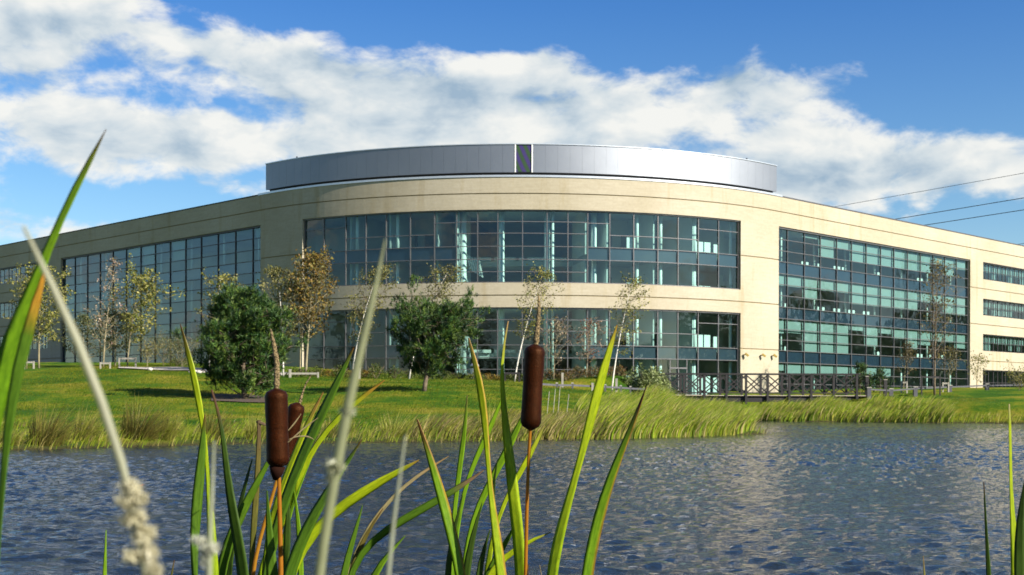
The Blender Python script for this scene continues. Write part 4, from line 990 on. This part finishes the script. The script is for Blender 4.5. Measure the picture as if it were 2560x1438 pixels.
# ------------------------------------------------------------------ woods around the pond, met only in the window reflections
g = np.random.default_rng(9); PP = []; CCs = []
for k in range(150):
    u = k/149
    if u < .55: c = Vector((180+30*math.sin(k*1.7), 275-u/.55*260)); hh = 15-3*math.sin(k*.9)+(3 if c.y < 150 else -1)
    else: a = (u-.55)/.45*math.pi*.80; c = Vector((150*math.cos(a)-5, -20-130*math.sin(a))); hh = 12+2.5*math.sin(k*1.3)
    n = 260; q = g.normal(size=(n, 3)); q /= np.linalg.norm(q, axis=1)[:, None]; rr = (.7+.4*g.random(n))[:, None]
    PP.append(np.array([c.x, c.y, hh*.5+1])+q*rr*np.array([6.5, 6.5, hh*.5])); CCs.append(np.full((n, 3), 1.0)*(.7+.5*g.random()))
PP = np.concatenate(PP); n = len(PP); Vv, Fq = tri_leaves(PP, 2.0, g, asp=.8)
cc = np.array([(.045, .085, .02), (.07, .10, .025), (.10, .11, .03)])[g.integers(0, 3, n)]*np.concatenate(CCs)
tag(mesh_np('woodland', Vv, Fq, M['leaf'], None, np.repeat(cc, 4, 0)), 'far line of green woods beyond the pond, seen mirrored in the glass', 'woods', kind='stuff')

# ------------------------------------------------------------------ foreground plants
def resample(pts, n):
    P = np.array(pts, float); d = np.r_[0, np.cumsum(np.hypot(*np.diff(P[:, :2], axis=0).T))]; t = np.linspace(0, d[-1], n)
    # Catmull-like smoothing by interpolating then averaging
    Q = np.stack([np.interp(t, d, P[:, k]) for k in range(P.shape[1])], 1)
    for _ in range(3): Q[1:-1] = (Q[:-2]+2*Q[1:-1]+Q[2:])/4
    return Q, t/d[-1]
GREENS = {'g': ((.20, .36, .010), (.13, .27, .008)), 'y': ((.42, .50, .012), (.28, .41, .010)), 'd': ((.045, .085, .010), (.06, .13, .010)), 'm': ((.10, .20, .012), (.07, .16, .010)), 'b': ((.16, .12, .03), (.12, .18, .02)), 'p': ((.45, .36, .20), (.30, .30, .10))}
def leaf(root, pts, Y, c='g', brown=.08, tipc=(.16, .07, .02), dY=.0, n=34, name='leaf', ext=True, rooty=None, edge=None):
    """ribbon with crescent section; pts (px,py,w) from the tip down"""
    pts = list(pts)
    if ext:
        a, b = pts[-2], pts[-1]; base = root['rx']; w = b[2]
        by = HY+1.6/Y*F; dy = by-b[1]; sl_ = (b[0]-a[0])/max(20, (b[1]-a[1])); 
        mx_ = b[0]+sl_*min(dy, 350)*.6
        pts += [(mx_+(base-mx_)*.25, b[1]+dy*.3, w), (mx_+(base-mx_)*.7, b[1]+dy*.65, w), (base+(b[0]-base)*.05, by, w*.8)]
        n = int(n*1.7)
    Q, tt = resample(pts, n); L1 = np.hypot(*(np.diff(Q[:, :2], axis=0).T)).sum()
    V_ = []; Cc = []; A_, B_ = GREENS[c]; ph = (abs(hash((pts[0][0], pts[0][1]))) % 628)/100.
    fl = np.array(pts)[0]; dist = np.r_[0, np.cumsum(np.hypot(*np.diff(Q[:, :2], axis=0).T))]
    vis = 700.
    for i, (x, y_, w) in enumerate(Q):
        yy = Y+dY*min(1, dist[i]/600); p = at(x, y_, yy); j = min(i+1, n-1); k = max(i-1, 0)
        tx, ty = Q[j, 0]-Q[k, 0], Q[j, 1]-Q[k, 1]; l = math.hypot(tx, ty) or 1; nx_, nz_ = -ty/l, -tx/l
        hw = max(w, 1.6)/2/F*yy; tw = .45*math.sin(ph+dist[i]*.006)
        s = Vector((nx_*hw, hw*tw, -nz_*-1*hw*1.0)); s = Vector((nx_*hw, hw*tw, nz_*hw)); d_ = Vector((0, 1, 0))
        V_ += [p-s, p-s*.45+d_*hw*.22, p+d_*hw*.30, p+s*.45+d_*hw*.22, p+s, p+s*.4-d_*(-hw*.05), p-s*.4-d_*(-hw*.05)]
        u = min(1, dist[i]/vis); f = max(0, 1-dist[i]/(brown*1000)) if brown > 0 else 0
        f = min(1, f*1.6); cc = [(A_[q]*(1-u)+B_[q]*u)*(1-f)+tipc[q]*f for q in range(3)]
        ee = edge if edge else cc
        for q in range(7): Cc.append(ee if q in (0,) else cc)
    F_ = []
    for i in range(n-1):
        for q in range(7): F_.append((i*7+q, i*7+(q+1) % 7, (i+1)*7+(q+1) % 7, (i+1)*7+q))
    o = mesh_np(name, np.array([tuple(v) for v in V_]), np.array(F_), M['near'], root, np.array(Cc), smooth=True)
    vn = np.zeros((n*7, 3), dtype=np.float32); vn[:, 0] = np.tile([0, .25, .5, .75, 1, .7, .3], n); vn[:, 1] = np.repeat(dist/28., 7); vn[:, 2] = ph*3
    av = o.data.attributes.new('Vn', 'FLOAT_VECTOR', 'POINT'); av.data.foreach_set('vector', vn.ravel())
    return o
def stalk(root, pts, Y, colr, ext=True, name='stalk', n=30, sides=10):
    pts = list(pts)
    if ext: b = pts[-1]; by = HY+1.6/Y*F; pts += [(b[0]+(root['rx']-b[0])*.4, (b[1]+by)/2, b[2]), (root['rx'], by, b[2])]; n = int(n*1.6)
    Q, tt = resample(pts, n); mb = MB(); mb.tube([at(x, y_, Y) for x, y_, w in Q], [w/2/F*Y for _, _, w in Q], sides)
    V_ = np.array(mb.v); f = [q for q in mb.f if len(q) == 4]; c = np.full((len(V_), 3), colr)
    return mesh_np(name, V_, np.array(f), M['near'], root, c, smooth=True)
def head_mat():
    m, t, p = new_mat('cattail_velvet'); pos = posco(t); n = noise_n(t, 420, 3, pos, .7); n2 = noise_n(t, 45, 3, pos)
    a = ramp(t, n.outputs[0], [(.3, (.006, .0015, .0006)), (.7, (.026, .0062, .0018))])
    x = t.nodes.new('ShaderNodeMix'); x.data_type = 'RGBA'; x.blend_type = 'MULTIPLY'; x.inputs[0].default_value = 1; t.links.new(a, x.inputs[6]); t.links.new(ramp(t, n2.outputs[0], [(.35, (.75, .72, .7)), (.65, (1.15, 1.1, 1.1))]), x.inputs[7])
    t.links.new(x.outputs[2], p.inputs['Base Color']); p.inputs['Roughness'].default_value = .50; p.inputs['Sheen Weight'].default_value = 0; p.inputs['Sheen Roughness'].default_value = .4; p.inputs['Specular IOR Level'].default_value = .18; p.inputs['Specular Tint'].default_value = (1, .45, .2, 1)
    b = t.nodes.new('ShaderNodeBump'); b.inputs['Strength'].default_value = .9; b.inputs['Distance'].default_value = .0006; t.links.new(n.outputs[0], b.inputs['Height']); t.links.new(b.outputs[0], p.inputs['Normal'])
    return m
M['velvet'] = head_mat()
M['fuzz'] = simple('brown_fuzz', (.020, .0055, .002), .95, var=.5, scale=300)
M['spike'] = simple('dry_flower_spike', (.23, .165, .075), .9, var=.55, scale=260, bump=.9, bscale=320)
M['spikebase'] = simple('dark_head_base', (.014, .005, .003), .9, spec=.05)
def seed_head(root, top, bot, w, Y, name='seed_head'):
    mb = MB(); n = 22; a = at(*top, Y); b = at(*bot, Y); r = w/2/F*Y; pts = []; rd = []
    for i in range(n+1):
        t = i/n; pts.append(a.lerp(b, t)); e_ = min(1, t/.09) if t < .09 else (min(1, (1-t)/.11) if t > .89 else 1)
        rd.append(r*math.sqrt(max(.03, 1-(1-e_)**2))*(1+.025*math.sin(t*9)+rnd.uniform(-.018, .018)))
    mb.tube(pts, rd, 28); hd = mb.build(name, M['velvet'], root, True)
    g = np.random.default_rng(int(w)); k = 5200; t = .03+.94*g.random(k); th = g.random(k)*6.283; A_ = np.array(a); B_ = np.array(b)
    rr = np.interp(t, np.linspace(0, 1, n+1), rd); d = np.stack([np.cos(th), np.sin(th), .5*g.normal(size=k)], 1); P = A_+(B_-A_)*t[:, None]+d*np.array([1, 1, 0])*rr[:, None]*.985
    u = np.stack([-np.sin(th), np.cos(th), np.zeros(k)], 1)*.00022; tip = P+d*(.0004+.0009*g.random(k)**2)[:, None]
    mesh_np('fuzz', np.stack([P-u, P+u, tip], 1).reshape(-1, 3), np.arange(3*k).reshape(k, 3), M['fuzz'], hd); return hd
def spike(root, pts, Y, name='flower_spike'):
    Q, tt = resample(pts, 40); mb = MB(); g = random.Random(3)
    mb.tube([at(x, y_, Y) for x, y_, w in Q], [w/2/F*Y*.8*(.78+.42*g.random()) for _, _, w in Q], 10); return mb.build(name, M['spike'], root, True)
def plant(name, label, cat, rx, Y):
    x = (rx-1280)/F*Y; root = empty(name, (x, Y, -1.75), label, cat); root['rx'] = float(rx); return root
BRN_ = (.15, .07, .02); TAN = (.50, .38, .22)
# left cattail
pa_ = plant('cattail_plant', 'cattail with the sunlit glossy brown seed head, left of the two large heads', 'cattail', 640, 1.8)
seed_head(pa_, (690, 972), (696, 1172), 56, 1.8)
mb = MB(); mb.tube([at(694, 1168, 1.8), at(692, 1185, 1.8), at(690, 1202, 1.8)], [20/F*1.8, 16/F*1.8, 7/F*1.8], 12); mb.build('seed_head_base', M['spikebase'], pa_, True)
spike(pa_, [(676, 824, 6), (684, 860, 13), (692, 910, 18), (692, 950, 17), (691, 975, 20)], 1.8)
stalk(pa_, [(698, 1195, 10), (700, 1300, 11), (705, 1440, 13)], 1.8, (.42, .17, .015))
leaf(pa_, [(450, 812, 3), (468, 870, 13), (488, 955, 23), (503, 1035, 18), (511, 1078, 7), (516, 1120, 6), (520, 1180, 8), (528, 1300, 20), (535, 1438, 26)], 1.85, 'y', .09)
leaf(pa_, [(512, 1040, 3), (509, 1100, 18), (499, 1200, 26), (489, 1290, 26), (485, 1380, 19), (487, 1440, 12)], 1.82, 'm', .03)
leaf(pa_, [(529, 976, 4), (550, 1022, 9), (558, 1070, 8), (563, 1150, 15), (574, 1240, 23), (592, 1330, 30), (612, 1440, 34)], 1.75, 'd', .10, (.12, .05, .02))
leaf(pa_, [(672, 1155, 10), (640, 1212, 18), (602, 1290, 24), (570, 1352, 27), (548, 1440, 26)], 1.9, 'm', 0)
leaf(pa_, [(722, 1235, 3), (721, 1300, 18), (719, 1380, 19), (712, 1440, 18)], 1.95, 'd', 0)
leaf(pa_, [(668, 1228, 3), (671, 1300, 16), (676, 1370, 24), (684, 1440, 31)], 1.74, 'm', 0)
leaf(pa_, [(631, 1150, 3), (612, 1213, 13), (600, 1266, 14), (585, 1340, 14), (570, 1440, 18)], 1.98, 'd', 0)
leaf(pa_, [(648, 1052, 9), (650, 1080, 8), (645, 1180, 14), (638, 1280, 16), (632, 1360, 14), (628, 1440, 12)], 1.92, 'b', .08, (.14, .09, .05))
leaf(pa_, [(640, 1056, 5), (655, 1060, 9), (668, 1066, 4)], 1.92, 'p', 1.0, (.22, .15, .09), ext=False, n=10, name='dry_leaf_tip')
# second cattail behind
pb = plant('cattail_plant', 'smaller cattail head half hidden behind the sunlit left head', 'cattail', 660, 2.0)
seed_head(pb, (744, 1008), (712, 1165), 40, 2.0)
spike(pb, [(778, 940, 3), (765, 960, 5), (756, 985, 6), (749, 1010, 12)], 2.0)
stalk(pb, [(695, 1195, 8), (685, 1235, 9), (664, 1300, 9), (640, 1385, 10), (626, 1440, 10)], 1.86, (.45, .22, .02))
leaf(pb, [(884, 870, 4), (862, 918, 14), (822, 1000, 26), (790, 1062, 27), (760, 1130, 27), (730, 1200, 25), (706, 1270, 26), (686, 1340, 26), (664, 1440, 22)], 1.9, 'm', .03)
leaf(pb, [(808, 982, 3), (791, 1010, 11), (772, 1045, 17), (742, 1130, 15), (712, 1190, 16), (690, 1260, 18), (670, 1340, 18)], 1.95, 'y', .10, (.40, .22, .06))
leaf(pb, [(962, 951, 2), (942, 967, 10), (906, 994, 17), (871, 1016, 18), (830, 1058, 13), (798, 1095, 9), (772, 1140, 15), (730, 1225, 22), (694, 1330, 25), (650, 1440, 22)], 2.05, 'y', .09, (.42, .20, .03))
leaf(pb, [(1048, 1151, 3), (1012, 1170, 14), (950, 1206, 25), (890, 1241, 27), (838, 1276, 25), (794, 1312, 22), (750, 1372, 28), (716, 1440, 30)], 1.72, 'y', .05, (.40, .24, .05))
leaf(pb, [(905, 1100, 3), (862, 1170, 14), (818, 1228, 23), (772, 1310, 29), (722, 1425, 31), (715, 1445, 31)], 1.7, 'm', .02)
leaf(pb, [(735, 1222, 3), (746, 1290, 12), (751, 1370, 15), (755, 1440, 14)], 2.0, 'g', 0)
leaf(pb, [(796, 1108, 3), (762, 1172, 13), (736, 1244, 15), (716, 1305, 12), (700, 1440, 14)], 2.1, 'g', 0)
for pp in ([(721, 1078, 2), (738, 1058, 4), (753, 1036, 1)], [(795, 1046, 1), (770, 1064, 4), (728, 1100, 3), (720, 1108, 1)], [(723, 1100, 1), (744, 1092, 4), (770, 1092, 4), (785, 1100, 1)]):
    leaf(pb, pp, 1.7, 'p', 0, ext=False, n=12, name='dry_wisp')
pr = plant('reed_plant', 'green reed blades rising between the two cattail clusters', 'reeds', 850, 1.9)
leaf(pr, [(907, 1264, 2), (896, 1312, 11), (876, 1372, 15), (856, 1440, 19)], 1.9, 'm', 0)
leaf(pr, [(958, 1272, 2), (916, 1330, 11), (891, 1390, 14), (874, 1440, 18)], 2.0, 'b', .02)
leaf(pr, [(1014, 1340, 2), (980, 1372, 12), (950, 1410, 18), (925, 1440, 20)], 1.8, 'g', .0)
leaf(pr, [(1210, 1176, 3), (1176, 1203, 10), (1141, 1226, 18), (1095, 1249, 21), (1046, 1280, 21), (990, 1311, 21), (928, 1347, 17), (885, 1400, 16), (870, 1440, 16)], 1.95, 'm', .10, (.30, .18, .10))
leaf(pr, [(1122, 1141, 2), (1100, 1156, 5), (1077, 1167, 11), (1030, 1196, 9), (990, 1232, 9), (958, 1267, 10), (910, 1333, 12), (868, 1440, 14)], 2.05, 'p', .1, (.42, .28, .12))
# middle cattail
pm = plant('cattail_plant', 'dark cattail head standing tallest against the hall glass, right of the two large heads', 'cattail', 1270, 1.8)
seed_head(pm, (1337, 860), (1326, 1076), 51, 1.8)
spike(pm, [(1346, 738, 5), (1347, 770, 12), (1344, 810, 15), (1339, 862, 20)], 1.8)
stalk(pm, [(1326, 1070, 8), (1321, 1155, 9), (1317, 1288, 9), (1315, 1440, 10)], 1.8, (.42, .18, .012))
leaf(pm, [(1171, 845, 3), (1184, 888, 15), (1202, 960, 22), (1213, 1040, 21), (1217, 1110, 13), (1221, 1180, 6), (1227, 1240, 14), (1241, 1335, 24), (1258, 1440, 27)], 1.75, 'y', .07, (.55, .36, .14), edge=(.50, .26, .05))
leaf(pm, [(1270, 803, 3), (1262, 828, 7), (1253, 860, 7), (1251, 915, 7), (1256, 1000, 11), (1266, 1080, 21), (1275, 1150, 27), (1286, 1250, 30), (1298, 1350, 30), (1305, 1440, 28)], 1.82, 'y', .08, (.42, .27, .12))
leaf(pm, [(1043, 1049, 4), (1060, 1092, 10), (1080, 1160, 19), (1100, 1222, 25), (1121, 1300, 28), (1140, 1370, 28), (1156, 1440, 25)], 1.78, 'g', .12, (.10, .045, .015), edge=(.42, .22, .03))
leaf(pm, [(1168, 988, 2), (1165, 1060, 11), (1155, 1130, 16), (1145, 1200, 14), (1138, 1262, 8), (1131, 1350, 14), (1125, 1440, 18)], 1.98, 'g', .05, (.3, .2, .08))
leaf(pm, [(1257, 990, 3), (1231, 1064, 16), (1206, 1112, 16), (1184, 1156, 12), (1162, 1213, 8), (1148, 1290, 12), (1135, 1370, 16), (1130, 1440, 18)], 2.1, 'g', 0)
leaf(pm, [(1316, 1020, 4), (1306, 1044, 16), (1281, 1102, 22), (1255, 1152, 18), (1219, 1218, 18), (1189, 1275, 15), (1174, 1330, 16), (1162, 1440, 22)], 2.05, 'g', 0)
leaf(pm, [(1361, 1063, 3), (1344, 1102, 15), (1317, 1156, 17), (1286, 1205, 14), (1255, 1262, 8), (1232, 1340, 12), (1215, 1440, 16)], 2.1, 'y', .05, (.3, .25, .08))
leaf(pm, [(1379, 1330, 2), (1344, 1343, 10), (1299, 1360, 14), (1255, 1395, 17), (1212, 1440, 22)], 1.9, 'y', .04, (.4, .3, .15))
leaf(pm, [(1306, 1288, 2), (1277, 1338, 12), (1246, 1387, 18), (1212, 1440, 22)], 1.95, 'm', .03)
leaf(pm, [(1206, 1257, 2), (1188, 1310, 12), (1175, 1378, 18), (1162, 1440, 22)], 1.88, 'd', 0)
leaf(pm, [(1226, 1324, 2), (1206, 1378, 14), (1194, 1440, 20)], 1.84, 'd', 0)
leaf(pm, [(1157, 1239, 2), (1140, 1310, 10), (1123, 1378, 15), (1118, 1440, 17)], 1.9, 'd', 0)
leaf(pm, [(1244, 1150, 2), (1229, 1200, 7), (1229, 1266, 13), (1242, 1356, 24), (1257, 1440, 28)], 1.9, 'd', 0)
leaf(pm, [(1350, 1413, 2), (1360, 1425, 7), (1372, 1445, 6)], 1.7, 'p', 0, n=14)
leaf(pm, [(1322, 1412, 3), (1320, 1428, 12), (1316, 1445, 15)], 1.7, 'b', .5, (.12, .09, .07), n=14)
pq = plant('reed_plant', 'two long reed blades right of the tallest cattail, one lime green and one dark tipped', 'reeds', 1410, 1.85)
leaf(pq, [(1542, 812, 3), (1537, 835, 13), (1524, 870, 20), (1499, 955, 28), (1477, 1048, 26), (1459, 1120, 18), (1443, 1178, 9), (1424, 1244, 20), (1398, 1333, 28), (1376, 1440, 27)], 1.75, 'y', .06, (.36, .20, .04))
leaf(pq, [(1616, 965, 2), (1605, 1000, 7), (1579, 1067, 12), (1548, 1138, 18), (1521, 1209, 24), (1495, 1298, 30), (1466, 1440, 30)], 1.85, 'g', .17, (.035, .015, .010), edge=(.30, .15, .02))
pz = plant('reed_plant', 'dark green blades rising at the right edge of the photo', 'reeds', 2540, 1.8)
leaf(pz, [(2523, 1007, 4), (2526, 1050, 11), (2527, 1110, 13), (2526, 1165, 5), (2528, 1250, 10), (2536, 1330, 21), (2542, 1440, 27)], 1.7, 'y', .04, (.42, .36, .2))
leaf(pz, [(2563, 1195, 3), (2551, 1270, 16), (2547, 1350, 25), (2552, 1440, 32)], 1.6, 'd', 0)
leaf(pz, [(2460, 1202, 2), (2462, 1250, 6), (2467, 1330, 4), (2470, 1390, 9), (2474, 1440, 14)], 1.8, 'd', .03, (.15, .06, .03))
ps = plant('reed_plant', 'lone short pale-tipped blade at the bottom right of the water', 'reeds', 2330, 1.8)
leaf(ps, [(2309, 1388, 2), (2313, 1412, 6), (2317, 1445, 9)], 1.8, 'y', .03, (.4, .25, .12), n=16)
pt_ = plant('reed_plant', 'two short bright blade tips at the bottom left of the water', 'reeds', 300, 1.8)
leaf(pt_, [(266, 1328, 2), (263, 1380, 11), (260, 1445, 15)], 1.8, 'g', 0, n=16)
leaf(pt_, [(437, 1402, 2), (430, 1425, 8), (422, 1445, 12)], 1.8, 'g', .01, n=16)
# big near blades at the left edge
pe = plant('reed_plant', 'large near green blades crossing at the left edge with a brown-tipped one against the sky', 'reeds', -150, .8)
leaf(pe, [(264, 325, 1), (252, 350, 7), (238, 385, 24), (206, 430, 38), (182, 478, 36), (157, 528, 22), (134, 582, 6), (112, 640, 12), (86, 710, 32), (52, 800, 50), (12, 920, 55), (-40, 1060, 52)], .8, 'g', .11, (.20, .09, .03), n=50)
leaf(pe, [(110, 685, 8), (88, 770, 30), (62, 850, 34), (37, 950, 28), (17, 1060, 24), (9, 1180, 20), (0, 1300, 18), (-12, 1440, 16)], .78, 'm', .16, (.55, .27, .03), n=50)
# blurred grass stalks very near
def puff(root, px, py, w, h, Y, ang=0, c=(.62, .58, .42)):
    g = np.random.default_rng(int(px*7+py)); n = 150; ctr = np.array(at(px, py, Y)); r = w/2/F*Y; q = g.normal(size=(n, 3)); q /= np.linalg.norm(q, axis=1)[:, None]
    P = ctr+q*(.3+.75*g.random(n))[:, None]*np.array([r, r, r*h/w]); Vv, Fq = tri_leaves(P, r*1.3, g, asp=.2); mesh_np('seed_tuft', Vv, Fq, M['near'], root, np.full((4*n, 3), c))
q1 = plant('grass_stalk', 'blurred cream grass stalk with woolly seed tufts crossing the left side', 'grass stalk', 420, .42)
stalk(q1, [(58, 570, 8), (86, 640, 22), (118, 695, 26), (172, 790, 26), (236, 930, 26), (290, 1090, 24), (318, 1190, 20), (340, 1270, 16), (368, 1350, 16), (385, 1440, 16)], .42, (.42, .42, .30), n=50)
for px, py, w, h in ((328, 1222, 52, 40), (318, 1258, 50, 36), (352, 1250, 40, 34), (335, 1300, 62, 44), (360, 1340, 56, 50), (335, 1392, 54, 30), (372, 1385, 48, 40), (386, 1430, 44, 50)): puff(q1, px, py, w, h, .42)
q2 = plant('grass_stalk', 'tall blurred grey-green stalk with two joints left of centre', 'grass stalk', 760, .5)
stalk(q2, [(962, 600, 4), (947, 715, 15), (918, 815, 22), (886, 900, 22), (875, 1000, 22), (868, 1030, 27), (858, 1100, 24), (836, 1170, 30), (826, 1280, 26), (806, 1370, 25), (786, 1440, 25)], .5, (.32, .34, .20), n=60)
for px, py, w, h in ((868, 1030, 34, 26), (836, 1168, 50, 36), (828, 1190, 30, 40)): puff(q2, px, py, w, h, .5, c=(.45, .46, .32))
q3 = plant('grass_stalk', 'short blurred whitish stalk with a starry tuft at lower left of centre', 'grass stalk', 515, .5)
stalk(q3, [(536, 1105, 5), (531, 1200, 13), (524, 1300, 17), (518, 1440, 20)], .5, (.42, .44, .32))
for px, py, w, h in ((500, 1352, 40, 16), (528, 1372, 44, 16), (512, 1395, 26, 60)): puff(q3, px, py, w, h, .5, c=(.6, .6, .5))
q4 = plant('grass_stalk', 'thin blurred pale stalk between the left and middle cattails', 'grass stalk', 930, .5)
stalk(q4, [(1014, 1090, 5), (1001, 1180, 12), (985, 1270, 14), (968, 1360, 14), (950, 1440, 15)], .5, (.40, .42, .32))
# a fallen leaf afloat
x, y = g3(353, 22.5); mb = MB(); mb.add([(x-.05, y, WZ+.03), (x, y-.03, WZ+.02), (x+.06, y, WZ+.05), (x, y+.03, WZ+.03), (x, y, WZ+.012)], [(0, 1, 4), (1, 2, 4), (2, 3, 4), (3, 0, 4), (0, 3, 2, 1)])
M['redleaf'] = simple('red_dead_leaf', (.35, .08, .03), .7); tag(mb.build('floating_leaf', M['redleaf']), 'small red dead leaf floating on the pond at left', 'leaf')
